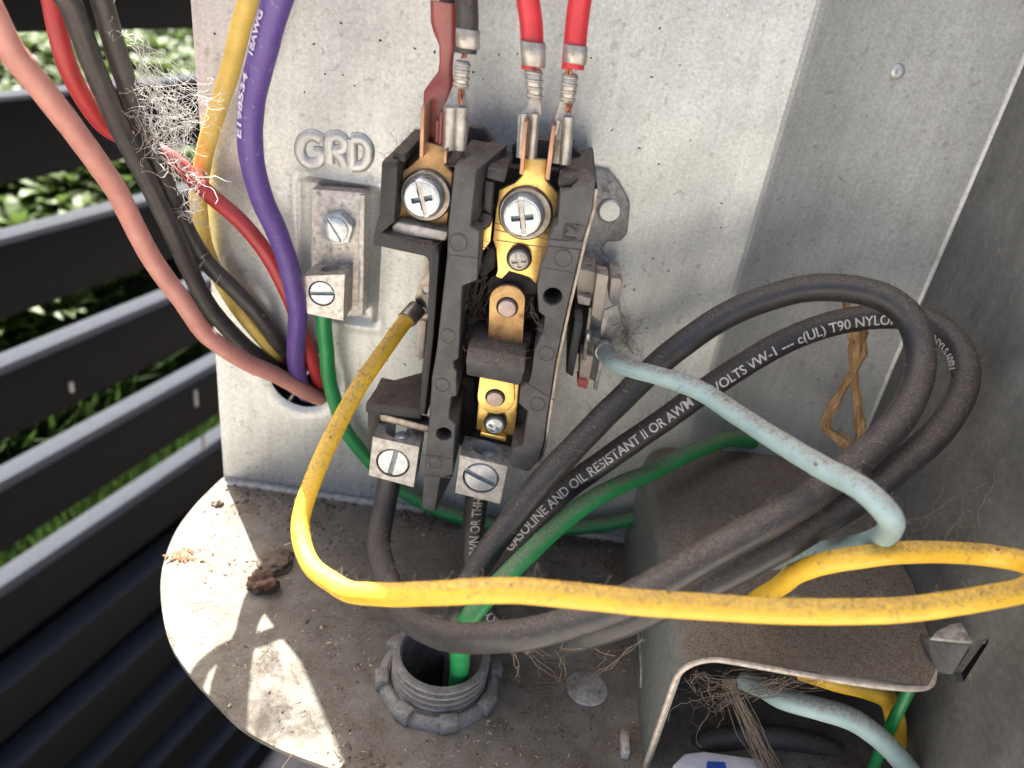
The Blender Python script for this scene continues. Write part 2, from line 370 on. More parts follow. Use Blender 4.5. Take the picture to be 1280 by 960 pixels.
# ---- back panel: pressed sheet with a wire hole, a raised pad, a dimple, and folds on the right
hc = W(377, 474, 0); HRX, HRZ = cm(43, hc), cm(43, hc)
def pad(x, z):
    return 0.0
gl0 = W(385, 234, .12); gl1 = W(458, 400, .12)
def smooth(a, b, t):
    t = min(1, max(0, (t-a)/(b-a))); return t*t*(3-2*t)
def panel_y(x, z):
    # pressed pad behind the ground lug (its rim stands proud, its field is sunk)
    cx, cz = (gl0.x+gl1.x)/2, (gl0.z+gl1.z)/2; hx, hz = abs(gl1.x-gl0.x)/2+.10, abs(gl1.z-gl0.z)/2+.06
    d = max(abs(x-cx)-hx, abs(z-cz)-hz)
    y = .10*(1-smooth(-.02, .14, d))
    y += -.035*math.exp(-((d-.16)/.08)**2)
    y += .012*math.sin(x*.9+z*.35)+.010*math.sin(z*.7-x*.4)
    dd = math.hypot(x-hc.x, (z-hc.z)*HRX/HRZ)-HRX
    y += .10*math.exp(-max(dd, 0)/.10)      # hole edge rolled inwards
    return y
xs = [XL+i*.1 for i in range(int((XF-.75-XL)/.1)+1)]
zs = [-.02+i*.1 for i in range(136)]+[14+i for i in range(17)]
mb = MB(); vid = {}
for i, x in enumerate(xs):
    for j, z in enumerate(zs):
        px, pz = x, z
        dx, dz = (x-hc.x)/HRX, (z-hc.z)/HRZ; q = math.hypot(dx, dz)
        if abs(q-1)*HRX < .075: px = hc.x+dx/q*HRX; pz = hc.z+dz/q*HRZ
        vid[i, j] = len(mb.v); mb.v.append(Vector((px, panel_y(px, pz), pz)))
for i in range(len(xs)-1):
    for j in range(len(zs)-1):
        cx, cz = (xs[i]+xs[i+1])/2, (zs[j]+zs[j+1])/2
        if math.hypot((cx-hc.x)/HRX, (cz-hc.z)/HRZ) < 1: continue
        mb.f.append([vid[i, j], vid[i+1, j], vid[i+1, j+1], vid[i, j+1]]); mb.mi.append(0)
# folded part: flat -> rounded fold -> slanted field -> rounded corner -> right wall
prof = [(xs[-1], 0.0)]
for k in range(1, 17): prof.append((xs[-1]+.05*k, -.085*smooth(0, 1.25, k/16)))
x0 = prof[-1][0]; yy = prof[-1][1]; nU = 40
for k in range(1, nU+1):
    u = (XR-.12-x0)*k/nU; du = (XR-.12-x0)/nU
    yy += du*(.46*smooth(-.02, .30, u)*math.exp(-u/1.25)-.03*u)
    prof.append((x0+u, yy))
y0 = yy
for k in range(1, 6):
    a = k/5*math.pi/2; prof.append((XR-.12+.115*math.sin(a), y0-.05*(1-math.cos(a))))
rz = zs[::5]+[30.0]
def wave(x, z): return .012*math.sin(x*.9+z*.35)+.010*math.sin(z*.7-x*.4)
for k in range(len(prof)-1):
    for j in range(len(rz)-1):
        (xa, ya), (xb, yb) = prof[k], prof[k+1]
        def wv(x, y, z): return (x, y+wave(x, z), z)
        mb.quad(wv(xa, ya, rz[j]), wv(xb, yb, rz[j]), wv(xb, yb, rz[j+1]), wv(xa, ya, rz[j+1]))
# turned back edge on the left so that the sheet has thickness
for j in range(len(zs)-1):
    mb.quad((XL, 0, zs[j]), (XL, .14, zs[j]), (XL, .14, zs[j+1]), (XL, 0, zs[j+1]))
ob = mb.build('back_panel', 'galv', ang=50)
tag(ob, 'grey speckled galvanised sheet-metal back panel with stamped letters', None, None, 'structure'); panel = ob
def letter(px_paths):
    mb = MB()
    for path in px_paths:
        q = []
        for (a, b) in path:
            p = W(a, b, 0); q.append(Vector((p.x, panel_y(p.x, p.z)-.012, p.z)))
        mb.tube(spline(q, .04) if len(q) > 2 else q, .12, 12)
    for v in mb.v:
        b0 = panel_y(v.x, v.z); v.y = b0+(v.y-b0)*.55
    mb.build('stamped_letter', 'galv', panel, ang=60)
letter([[(402, 174), (391, 169), (379, 174), (375, 188), (380, 200), (391, 205), (400, 200), (402, 191), (393, 190)]])
letter([[(412, 204), (413, 172), (424, 171), (431, 177), (429, 186), (415, 189)], [(419, 189), (426, 196), (431, 207)]])
letter([[(440, 174), (440, 208)], [(440, 174), (452, 174), (460, 183), (460, 197), (453, 207), (440, 208)]])
d0 = W(1122, 90, -.2)
mb = MB(); mb.lathe((d0.x, d0.y+.03, d0.z), (0, -1, 0), [(.15, -.03), (.13, .03), (.085, .06), (.05, .065), (.0001, .05)], 20)
mb.build('dimple', 'galv', panel)
# ---- dark cabinet interior behind the panel
cb_ = MB()
for (p, q, r, t) in (((-6.6, .16, -.1), (-6.6, 20, -.1), (-6.6, 20, 30), (-6.6, .16, 30)), ((-6.6, 20, -.1), (9, 20, -.1), (9, 20, 30), (-6.6, 20, 30)),
                     ((9, 20, -.1), (9, 1.25, -.1), (9, 1.25, 30), (9, 20, 30)), ((-6.6, .16, 30), (9, .16, 30), (9, 20, 30), (-6.6, 20, 30)), ((-6.6, .0, -.12), (9, .0, -.12), (9, 20, -.12), (-6.6, 20, -.12))):
    cb_.quad(p, q, r, t)
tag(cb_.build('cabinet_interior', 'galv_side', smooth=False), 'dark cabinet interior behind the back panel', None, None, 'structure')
# ---- right wall with a slot
sl = [(1193, 840), (1222, 800), (1237, 797), (1234, 806), (1204, 853), (1196, 853)]
slot = [SX(a, b, XR) for a, b in sl]
outer = [Vector((XR, 1.2, -.02)), Vector((XR, 1.2, 16)), Vector((XR, -8.6, 16)), Vector((XR, -8.6, -.02))]
mb = holed(outer, [slot], (.12, 0, 0))
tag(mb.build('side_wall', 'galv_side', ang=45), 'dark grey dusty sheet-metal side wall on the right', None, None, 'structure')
mb = MB(); c = SX(1214, 818, XR); mb.box(c+Vector((1.2, 0, 0)), .05, 3, 3)  # black sheet paints the shade behind the slot
tag(mb.build('cavity_shade', 'hole', None), 'black sheet standing for the shade behind the wall slot', None, None, 'structure')
# ---- pan
edge = [G(a, b) for a, b in PAN_EDGE]
edge = spline(edge, .25)
poly = [Vector((XR, .9, 0)), Vector((XF, .9, 0)), Vector((XF-.2, .0, 0)), Vector((XL, .0, 0))]+edge+[Vector((XR, -9.5, 0))]
nutc = G(536, 915); nutc = Vector((nutc.x+.0, nutc.y+1.17, 0))
mb = holed([Vector((p.x, p.y, 0)) for p in poly], [circ(nutc, (0, 0, 1), .80, 32)], (0, 0, -.10))
pan = mb.build('bottom_pan', 'pan', ang=40)
tag(pan, 'dirty grey steel pan with a rounded left edge', None, None, 'structure')
mb = MB()                                  # small bend radius between the panel and the pan
for i in range(44):
    xa, xb = XL+.02+i*(XF-XL-.1)/44, XL+.02+(i+1)*(XF-XL-.1)/44
    for k in range(4):
        def f(k, x):
            a = k/4*math.pi/2; return (x, -.14*(1-math.sin(a))-.008, .006+.14*(1-math.cos(a)))
        mb.quad(f(k, xa), f(k, xb), f(k+1, xb), f(k+1, xa))
mb.build('bend', 'plate', pan)
kd = G(733, 862)
mb = MB(); mb.lathe(kd+Vector((0, 0, .005)), (0, 0, 1), [(cm(25, kd)*1.06, 0), (cm(25, kd)*1.05, .035), (cm(25, kd)*.93, .05), (.001, .045)], 28)
mb.build('knockout_disc', 'plate', pan)
t0 = G(779, 936)
mb = MB(); mb.box(t0+Vector((0, 0, .12)), .07, .22, .12); mb.build('tab', 'lug', pan, bevel=.02)
# ---- ground, plants, fence
mb = MB(); mb.quad((-3000, -3000, -62), (3000, -3000, -62), (3000, 3000, -62), (-3000, 3000, -62))
tag(mb.build('ground', 'soil', smooth=False), 'pale soil ground below the fence', None, None, 'structure')
S_ = Vector((.303, .953, 0)).normalized(); Nn = Vector((S_.y, -S_.x, 0))
FD = 32.0
def fp(s, q, z):
    p = CAM+S_*s-Nn*(FD+q); return Vector((p.x, p.y, z))
fence = empty('slat_fence', fp(60, 1, -62), 'black horizontal slat fence seen behind the left edge of the panel', 'fence')
PITCH = 6.1; Z0 = CAM.z-.2437*FD
for k in range(2, -11, -1):
    z1 = Z0+k*PITCH; mb = MB()
    a = fp(-14, 0, 0); b = fp(150, 0, 0)
    pts = [Vector((a.x, a.y, z1)), Vector((a.x, a.y, z1-3.45))]
    back = -Nn*1.95
    mb.prism([pts[0], pts[1], pts[1]+back, pts[0]+back], (b-a))
    mb.build('slat', 'slat', fence, bevel=.12)
for s in (105, -8):
    mb = MB(); c = fp(s, 3.6, 0)
    mb.box((c.x, c.y, -22), 1.6, 1.6, 40, Matrix.Rotation(math.atan2(S_.y, S_.x), 3, 'Z'))
    mb.build('post', 'slat', fence, bevel=.15)
for (a, b) in ((87, 483), (243, 497), (253, 552)):       # small pale boxes on the slats
    d = ray(a, b); t = (FD)/(-d.dot(Nn)); p = CAM+d*t
    mb = MB(); mb.box(p+Nn*.1, .12, .09, .62 if a > 100 else .3, Matrix.Rotation(math.atan2(S_.y, S_.x), 3, 'Z'))
    mb.build('pale_mark', 'galv_side', fence, bevel=.05)
mb = MB(); mb.prism([fp(-30, 2.02, -23.2), fp(160, 2.02, -23.2), fp(160, 2.25, -23.2), fp(-30, 2.25, -23.2)], (0, 0, -38.7))  # dark board added to blacken the gaps and hide sunlit soil
tag(mb.build('gap_backing', 'slat', smooth=False), 'added dark board that blackens the gaps of the lower slats', None, None, 'structure')
mb = MB(); mb.prism([fp(-40, 2.3, -24), fp(400, 2.3, -24), fp(400, 400, -24), fp(-40, 400, -24)], (0, 0, -37.9))
tag(mb.build('planting_bed', 'mulch', smooth=False), 'raised planting bed behind the fence', None, None, 'structure')
# variegated ground cover
mb = MB()
def leaf(mb, p, d, up, L, wd, cream):
    d = d.normalized(); s = d.cross(up).normalized(); n = s.cross(d)
    row = []
    for t, wv, h in ((0, .25, 0), (.35, 1, .12), (.7, .8, .1), (1, .06, -.05)):
        row.append((p+d*L*t+n*L*h, wv*wd))
    for i in range(3):
        (a, wa), (b, wb) = row[i], row[i+1]
        lift = n*wd*.25
        for sg in (-1, 1):
            mb.cur = 1 if cream else 0
            mb.quad(a+s*sg*wa*.45+lift*.4, a+s*sg*wa+lift, b+s*sg*wb+lift, b+s*sg*wb*.45+lift*.4)
            mb.cur = 0
            mb.quad(a, a+s*sg*wa*.45+lift*.4, b+s*sg*wb*.45+lift*.4, b)
def clump(n, q0, q1, zt, zs_, Lr, wr, creamp):
    for i in range(n):
        q = R.uniform(q0, q1); s = R.uniform(.35, 3.0)*(FD+q)
        z = zt(q, s)+R.uniform(-zs_, .6)
        c = fp(s, q, z); u_ = proj(c)
        if not (-240 < u_[0] < 340 and -60 < u_[1] < 620): continue
        k = R.randint(4, 7); a0 = R.uniform(0, 6.3)
        cr = R.random() < creamp
        for j in range(k):
            a = a0+6.283*j/k+R.uniform(-.3, .3)
            d = Vector((math.cos(a), math.sin(a), R.uniform(.15, 1.0)))
            leaf(mb, c, d, Vector((0, 0, 1)), R.uniform(*Lr), R.uniform(*wr), cr)
hb = lambda q, s: -8.5+2.2*math.sin(s*.11+q*.07)+1.6*math.sin(s*.21-q*.17)+.018*q
clump(27000, 14, 130, hb, 5, (1.9, 3.4), (.4, .75), .8)
o = mb.build('ground_cover', ['leafg', 'leafc'], smooth=False)
tag(o, 'variegated green and cream leafy ground cover behind the fence', 'plants', None, 'stuff')
mb = MB()
for i in range(30000):
    q = R.uniform(10, 36); s = R.uniform(.2, 3.2)*(FD+q)
    zb = -23.9; h = R.uniform(4, 11); c = fp(s, q, zb); u_ = proj(c)
    if not (-240 < u_[0] < 340 and u_[1] < 1000): continue
    a = R.uniform(0, 6.3); l = Vector((math.cos(a), math.sin(a), 0)); sd_ = Vector((-l.y, l.x, 0))
    wd = R.uniform(.1, .2); b1 = c+l*h*.18+Vector((0, 0, h*.6)); b2 = c+l*h*R.uniform(.3, .6)+Vector((0, 0, h*R.uniform(.7, 1)))
    mb.add([c-sd_*wd, c+sd_*wd, b1+sd_*wd*.8, b1-sd_*wd*.8, b2], [(0, 1, 2, 3), (3, 2, 4)])
for i in range(16000):
    q = R.uniform(2.8, 11); s = R.uniform(.2, 3.2)*(FD+q); c = fp(s, q, -23.9); u_ = proj(c)
    if not (-240 < u_[0] < 340 and u_[1] < 1000): continue
    h = R.uniform(2, 4.5); a = R.uniform(0, 6.3); l = Vector((math.cos(a), math.sin(a), 0)); sd_ = Vector((-l.y, l.x, 0)); wd = R.uniform(.1, .2)
    mb.add([c-sd_*wd, c+sd_*wd, c+l*h*.3+Vector((0, 0, h))], [(0, 1, 2)])
tag(mb.build('grass', 'grass', smooth=False), 'green grass growing behind the lower gaps of the fence', 'grass', None, 'stuff')
# ================================================================== wires
WIRES = {}
def P3(spec):
    return [W(a, b, h) for a, b, h in spec]
def wire(name, spec, rad, mat, label, group=None, extra0=(), extra1=(), parts=False, seg=16, step=.1):
    q3 = P3(spec)
    if spec[0][1] < -60:                   # the wire runs on well above the picture
        q3 = [q3[0]+(q3[0]-q3[1]).normalized()*4+Vector((0, .3, 6))]+q3
    pts = spline(list(extra0)+q3+list(extra1), step)
    n = len(pts)
    from mathutils import noise
    sd0 = R.uniform(0, 90)
    for i in range(n):
        e = min(1, i/8, (n-1-i)/8); t = i*step
        pts[i] = pts[i]+Vector((noise.noise((t*.9, sd0, 0)), noise.noise((t*.9, sd0, 5)), noise.noise((t*.9, sd0, 9))))*.028*e+Vector((noise.noise((t*2.6, sd0, 20)), 0, noise.noise((t*2.6, sd0, 29))))*.006*e
    rr = [rad]*n if not callable(rad) else [rad(i/(n-1)) for i in range(n)]
    # slight hand-made unevenness
    ph = R.uniform(0, 6); ph2 = R.uniform(0, 6)
    rr = [r*(1+.02*noise.noise((i*step*1.4, sd0, 50))+.02*noise.noise((i*step*5, sd0, 60))) for i, r in enumerate(rr)]
    mb = MB(); mb.tube(pts, rr, seg)
    if parts:
        root = empty(name, min(pts, key=lambda p: p.z), label, 'wire', group)
        o = mb.build('insulation', mat, root, ang=60)
    else:
        o = mb.build(name, mat, None, ang=60); tag(o, label, 'wire', group); root = o
    WIRES[label] = pts
    root['_r'] = 0
    del root['_r']
    return root, pts
def near(pts, px, py):
    best = min(range(len(pts)), key=lambda i: (proj(pts[i])[0]-px)**2+(proj(pts[i])[1]-py)**2)
    return best
def wire_text(root, pts, body, a, b, r, hgt, turn=0.0, lift=.006, name='printing', mat='print'):
    i0, i1 = near(pts, *a), near(pts, *b)
    if i0 > i1: seq = pts[i1:i0+1][::-1]
    else: seq = pts[i0:i1+1]
    S = [0.0]
    for k in range(1, len(seq)): S.append(S[-1]+(seq[k]-seq[k-1]).length)
    tot = S[-1]
    me = text_mesh(body, hgt/.72, 0, 0, .004)
    bm = bmesh.new(); bm.from_mesh(me); bpy.data.meshes.remove(me)
    xs_ = [v.co.x for v in bm.verts]; xa, xb = min(xs_), max(xs_)
    sc = tot/(xb-xa)
    for v in bm.verts: v.co.x = (v.co.x-xa)*sc; v.co.y -= hgt/2
    for yy in [hgt*(-.5+.17*k) for k in range(0, 7)]:
        bmesh.ops.bisect_plane(bm, geom=bm.verts[:]+bm.edges[:]+bm.faces[:], plane_co=(0, yy, 0), plane_no=(0, 1, 0))
    n = int(tot/.15)
    for k in range(1, n):
        bmesh.ops.bisect_plane(bm, geom=bm.verts[:]+bm.edges[:]+bm.faces[:], plane_co=(tot*k/n, 0, 0), plane_no=(1, 0, 0))
    for v in bm.verts:
        s = min(max(v.co.x, 0), tot-1e-6)
        k = 0
        lo, hi = 0, len(S)-1
        while hi-lo > 1:
            mid = (lo+hi)//2
            if S[mid] <= s: lo = mid
            else: hi = mid
        f = (s-S[lo])/max(S[hi]-S[lo], 1e-9)
        c = seq[lo].lerp(seq[hi], f)
        def tan(q): return (seq[min(q+1, len(seq)-1)]-seq[max(q-1, 0)]).normalized()
        T = tan(lo).lerp(tan(hi), f).normalized()
        Fv = (CAM-c); Fv = (Fv-T*Fv.dot(T)).normalized(); U = Fv.cross(T)
        an = v.co.y/r+turn
        v.co = c+(Fv*math.cos(an)+U*math.sin(an))*(r+lift)
    me = bpy.data.meshes.new(name); bm.to_mesh(me); bm.free()
    return link(name, me, mat, root, smooth=False)

# -- bundle on the left
wire('wire', [(-70, -70, 5.0), (-25, -8, 4.7), (12, 62, 4.4), (60, 120, 4.0), (105, 180, 3.5), (146, 240, 3.0), (190, 322, 2.4), (225, 372, 2.05), (257, 416, 1.7), (300, 448, 1.2), (340, 467, .7), (380, 488, .2), (402, 498, -.25), (412, 500, -1.2)],
     lambda t: .175+.01*t, 'w_peach', 'faded pink wire crossing in front of the fence, outermost of the left bundle', 'wires of the left bundle')
wire('wire', [(40, -90, 3.2), (66, -20, 2.95), (84, 0, 2.85), (116, 80, 2.5), (150, 160, 2.05), (190, 236, 1.65), (215, 290, 1.5), (240, 345, 1.15), (270, 395, .85), (310, 436, .5), (345, 462, .1), (368, 476, -1.2)],
     .175, 'w_black2', 'thick black wire next to the faded pink wire in the left bundle', 'wires of the left bundle')
wire('wire', [(100, -90, 2.8), (121, -20, 2.5), (131, 10, 2.4), (147, 65, 2.15), (166, 122, 1.85), (187, 182, 1.5), (206, 228, 1.25), (228, 275, .95), (254, 322, .75), (290, 360, .65), (328, 402, .45), (352, 436, 0), (366, 455, -1.2)],
     .172, 'w_black2', 'dusty black wire right beside the cobweb in the left bundle', 'wires of the left bundle')
wire('wire', [(40, -80, 2.4), (62, -10, 2.3), (78, 60, 2.25), (102, 118, 1.9), (135, 160, 1.4), (180, 182, 1.0), (215, 199, .88), (252, 234, .82), (300, 276, .8), (336, 322, .75), (362, 376, .6), (383, 428, .3), (400, 476, -.2), (405, 490, -1.2)],
     .16, 'w_red', 'dark red wire passing behind the black wires into the oval hole', 'wires of the left bundle')
wire('wire', [(340, -110, 1.5), (318, -30, 1.3), (309, 8, 1.2), (291, 75, .95), (271, 140, .62), (255, 200, .38), (248, 240, .3), (248, 260, .28), (258, 312, .3), (282, 362, .3), (312, 405, .35), (342, 440, .1), (358, 460, -1.2)],
     lambda t: .185-.025*t, 'w_yellow2', 'pale yellow wire left of the purple wire', 'wires of the left bundle')
rt, pp = wire('wire', [(378, -120, 3.2), (356, -30, 3.0), (345, 5, 2.9), (329, 65, 2.7), (315, 125, 2.45), (313, 180, 2.2), (325, 240, 1.85), (346, 290, 1.5), (362, 340, 1.2), (371, 388, .95), (370, 430, .65), (370, 462, .3), (380, 488, -.1), (388, 494, -1.2)],
     lambda t: .25-.06*t, 'w_purple', 'purple wire with white printing', 'wires of the left bundle', parts=True)
wire_text(rt, pp, 'E198534', (312, 168), (317, 88), .243, .09, .75, mat='print2')
wire_text(rt, pp, '18AWG', (322, 62), (338, 8), .248, .09, .75, mat='print2')
# -- ground lug wire (green), runs behind the contactor to the box
wire('wire', [(404, 380, .75), (405, 400, .72), (408, 440, .62), (414, 485, .5), (428, 530, .4), (452, 565, .35), (486, 600, .35), (530, 630, .4), (580, 648, .45), (650, 660, .5), (720, 660, .45), (770, 654, .4), (815, 640, .3)],
     .165, 'w_green', 'green ground wire running from the ground lug behind the contactor')
cz = nutc
rt, pg2 = wire('wire', [(578, 800, 5.7), (588, 772, 5.6), (620, 734, 5.2), (657, 696, 4.7), (698, 657, 4.0), (752, 617, 3.2), (812, 590, 2.2), (872, 563, 1.3), (915, 549, .3), (940, 552, -.2)],
     lambda t: .185-.01*t, 'w_green', 'green wire rising from the conduit fitting to the fold in the panel', extra0=[Vector((cz.x+.42, cz.y-.30, -1.0)), Vector((cz.x+.40, cz.y-.22, .2))])
# -- heavy black supply wires
RB = .235
w1 = [(575, 765, 5.2), (592, 722, 4.8), (628, 664, 4.3), (682, 598, 3.8), (740, 535, 3.2), (802, 475, 2.7), (872, 416, 2.45), (950, 376, 2.4), (1030, 359, 2.5), (1092, 368, 2.75), (1138, 400, 3.2), (1151, 450, 3.7), (1133, 510, 4.4), (1083, 566, 5.1), (1008, 622, 5.8), (925, 672, 6.3), (845, 716, 6.7), (765, 760, 6.95), (700, 783, 7.0), (635, 796, 6.9), (575, 797, 6.55), (528, 784, 5.9), (497, 755, 5.0), (481, 715, 4.1), (474, 675, 3.3), (479, 640, 2.75), (486, 605, 2.5), (490, 580, 2.4)]
rt1, p1 = wire('wire', w1, RB, 'w_black', 'black supply wire looping widest outward and ending in the left lug', 'black supply wires', extra0=[Vector((cz.x-.1, cz.y+.35, -1.2)), Vector((cz.x-.08, cz.y+.32, .1))], parts=True, seg=20)
w2 = [(578, 772, 5.0), (597, 735, 4.5), (633, 686, 3.8), (698, 619, 3.1), (770, 566, 2.7), (840, 517, 2.3), (905, 472, 2.0), (975, 430, 1.8), (1045, 404, 1.7), (1110, 394, 1.8), (1165, 404, 2.2), (1200, 440, 2.8), (1203, 488, 3.5), (1168, 543, 4.3), (1105, 598, 5.0), (1035, 646, 5.55), (955, 692, 6.0), (865, 738, 6.3), (790, 772, 6.35), (720, 797, 6.1), (672, 806, 5.5), (634, 797, 4.7), (608, 772, 3.9), (594, 735, 3.2), (590, 690, 2.8), (594, 640, 2.6), (600, 600, 2.5)]
rt2, p2 = wire('wire', w2, RB, 'w_black', 'black supply wire with white lettering ending in the right lug', 'black supply wires', extra0=[Vector((cz.x+.35, cz.y-.1, -1.2)), Vector((cz.x+.3, cz.y-.0, .1))], parts=True, seg=20)
half = p2[:len(p2)//2]
wire_text(rt2, half, 'GASOLINE AND OIL RESISTANT II OR AWM', (640, 694), (862, 502), RB, .185, -.02)
wire_text(rt2, half, 'VOLTS VW-1 --- c(UL) T90 NYLON', (890, 483), (1128, 396), RB, .19, -.3)
wire_text(rt2, half, 'OR NYLS 600V', (1160, 403), (1203, 478), RB, .16, -.95)
tail = p2[-60:]
wire_text(rt2, tail, 'THWN OR THHN', (588, 702), (600, 605), RB, .20, -.15)
wire_text(rt2, p2[-95:-20], 'XYM', (628, 795), (604, 762), RB, .17, -.3)
# -- yellow coil wire
ry, py = wire('wire', [(522, 385, 1.55), (512, 396, 1.75), (496, 415, 2.1), (452, 480, 3.3), (413, 550, 4.3), (388, 608, 5.0), (376, 655, 5.45), (386, 700, 6.0), (420, 732, 6.8), (475, 744, 7.6), (560, 742, 8.0), (650, 740, 8.1), (745, 746, 8.1), (850, 757, 8.05), (960, 763, 7.9), (1070, 764, 7.8), (1160, 759, 7.6), (1240, 748, 7.3), (1285, 735, 7.0), (1304, 718, 6.7), (1282, 703, 6.4), (1230, 694, 6.1), (1160, 691, 6.2), (1090, 695, 6.4), (1035, 704, 6.3), (1000, 716, 6.0), (975, 732, 5.3), (945, 750, 4.8)],
     lambda t: .15+.012*t, 'w_yellow', 'long yellow wire sweeping across the front from the contactor coil', parts=True)
# -- light blue coil wire
rb, pb = wire('wire', [(754, 436, 1.9), (762, 449, 2.5), (786, 460, 3.3), (830, 472, 3.8), (872, 487, 4.2), (915, 514, 4.7), (970, 550, 5.5), (1030, 585, 6.2), (1080, 613, 6.7), (1108, 640, 6.9), (1113, 660, 6.6), (1092, 676, 6.0), (1050, 685, 5.5), (1005, 694, 5.0), (960, 702, 4.6)],
     lambda t: .155+.008*min(1, t*2), 'w_blue', 'dusty light blue wire from the right side of the contactor crossing the black loop', parts=True)
# ================================================================== contactor
con = empty('contactor', W(620, 560, 0), 'black plastic contactor with brass contacts mounted on the panel', 'contactor')
OUT = Vector((0, -1, 0))
def fp_poly(px, h): return [W(a, b, h) for a, b in px]
def slab(mb, px, h, depth): mb.prism(fp_poly(px, h), (0, depth, 0))
def part(name, px, h, depth, mat, parent=con, bevel=.02, **k):
    mb = MB(); slab(mb, px, h, depth); return mb.build(name, mat, parent, bevel=bevel, **k)
def arc_px(cx, cy, rx, ry, a0, a1, n=9, rot=0.0):
    o = []
    for i in range(n):
        a = math.radians(a0+(a1-a0)*i/(n-1)); x, y = rx*math.cos(a), ry*math.sin(a)
        o.append((cx+x*math.cos(rot)-y*math.sin(rot), cy+x*math.sin(rot)+y*math.cos(rot)))
    return o
HR = 3.4
# mounting plate with its ear
part('mounting_plate', [(690, 205), (742, 210), (762, 214), (776, 232), (788, 254), (784, 293), (776, 302), (758, 303), (752, 312), (756, 322), (768, 330), (770, 345), (705, 345), (600, 560), (560, 560), (590, 215)], .20, .18, 'plate', bevel=.04)
c = W(762, 263, .20); mb = MB(); mb.lathe(c, OUT, [(cm(15, c), -.02), (cm(15, c), .05), (cm(12.5, c), .085), (.001, .075)], 28); mb.build('rivet', 'galv', con)
# body behind the channel
part('body', [(572, 205), (722, 214), (690, 380), (655, 562), (545, 556), (556, 380)], 1.5, 1.35, 'soot', bevel=.04)
# left and right rails with their holes
LR = [(568, 208), (596, 213), (588, 283), (600, 289), (597, 350), (578, 358), (575, 420), (574, 448), (567, 452), (568, 461), (571, 464), (571, 495), (564, 497), (561, 523), (570, 531), (568, 557), (566, 594), (551, 597), (544, 640), (527, 636), (530, 594), (535, 542), (540, 471), (546, 436), (550, 400), (559, 319), (560, 284)]
RR = [(700, 238), (714, 237), (745, 226), (741, 262), (729, 300), (722, 332), (709, 387), (695, 452), (684, 522), (680, 554), (673, 577), (661, 590), (640, 585), (637, 573), (640, 560), (653, 558), (660, 515), (648, 504), (650, 484), (661, 478), (664, 465), (668, 437), (679, 413), (681, 396), (673, 390), (671, 357), (676, 329), (681, 321), (685, 300), (692, 284), (697, 280)]
def rail(px, hx, hy, hr):
    c = W(hx, hy, HR); r = cm(hr, c)
    mb = holed(fp_poly(px, HR), [circ(c, (0, 1, 0), r, 24)], (0, 2.6, 0))
    o = mb.build('rail', 'rail', con, bevel=.018, bseg=1, ang=35)
    b2 = MB(); b2.lathe(c+Vector((0, 1.2, 0)), OUT, [(r*1.2, 0), (.001, .01)], 16); b2.build('hole_shade', 'hole', o)  # near-black disc stands for the shade down the hole
    return o
lr = rail(LR, 555, 543, 9.5); rr_ = rail(RR, 691, 371, 11.5)
# steps and moulding marks on the rails
def mark(cx, cy, r, par, sunk=False):
    c = W(cx, cy, HR); q = cm(r, c); mb = MB()
    mb.lathe(c, OUT, [(q, -.02), (q*1.0, .010), (q*.93, .012), (q*.90, .003), (q*.86, .003), (q*.83, .010), (.001, .010)], 26)
    mb.build('mould_mark', 'rail', par, ang=20)
for a in ((573, 303, 12), (560, 420, 10), (553, 481, 10), (544, 578, 9)): mark(*a, lr)
for a in ((704, 323, 12), (683, 442, 10.5), (672, 505, 10)): mark(*a, rr_)
def ridge(pts, par, h=HR, wpx=1.2, mat='rail'):
    mb = MB(); p = fp_poly(pts, h+.004); mb.tube(p, .012, 6); mb.build('ridge', mat, par)
ridge([(560, 319), (597, 323)], lr); ridge([(532, 569), (566, 573)], lr); ridge([(531, 594), (564, 597)], lr)
ridge([(685, 308), (728, 313)], rr_); ridge([(678, 335), (721, 342)], rr_); ridge([(656, 478), (692, 500)], rr_)
part('step', [(686, 300), (729, 302), (727, 312), (684, 307)], HR+.03, .04, 'rail', rr_, bevel=.01)
me = text_mesh('T2', .30, 0, .012, .006); me.transform(Matrix.Translation((-.18, -.1, 0)))
c = W(713, 291, HR+.012); me.transform(Matrix.Rotation(math.pi/2, 4, 'Z')); me.transform(Matrix.Rotation(math.pi/2, 4, 'X')); me.transform(Matrix.Translation(c))
link('moulded_lettering', me, 'black', rr_)
mb = MB(); fr = [(693, 284), (729, 288), (726, 308), (690, 304)]
mb.tube(fp_poly([(707, 279), (733, 283), (727, 309), (703, 305), (707, 279)], HR+.004), .012, 6); mb.build('lettering_frame', 'rail', rr_)
# wedge under the left rail foot
mb = MB(); mb.loft([[W(551, 597, 3.36), W(566, 594, 3.2), W(544, 640, 3.36)], [W(551, 597, 2.2), W(568, 585, 2.2), W(546, 632, 2.2)]]); mb.build('foot_wedge', 'black', con)
# metal edge along the right rail
mb = MB(); q = [(747, 236), (744, 264), (733, 302), (726, 333), (713, 388), (699, 453), (688, 523), (684, 556), (676, 580)]
for i in range(len(q)-1):
    a, b = W(*q[i], HR-.1), W(*q[i+1], HR-.1); bk = Vector((0, 3.1, 0)); tx = Vector((-.045, 0, 0))
    mb.add([a, b, b+bk, a+bk, a+tx, b+tx, b+bk+tx, a+bk+tx], [(0, 1, 2, 3), (4, 7, 6, 5), (0, 4, 5, 1), (3, 2, 6, 7)])
mb.build('frame_edge', 'steel', con)
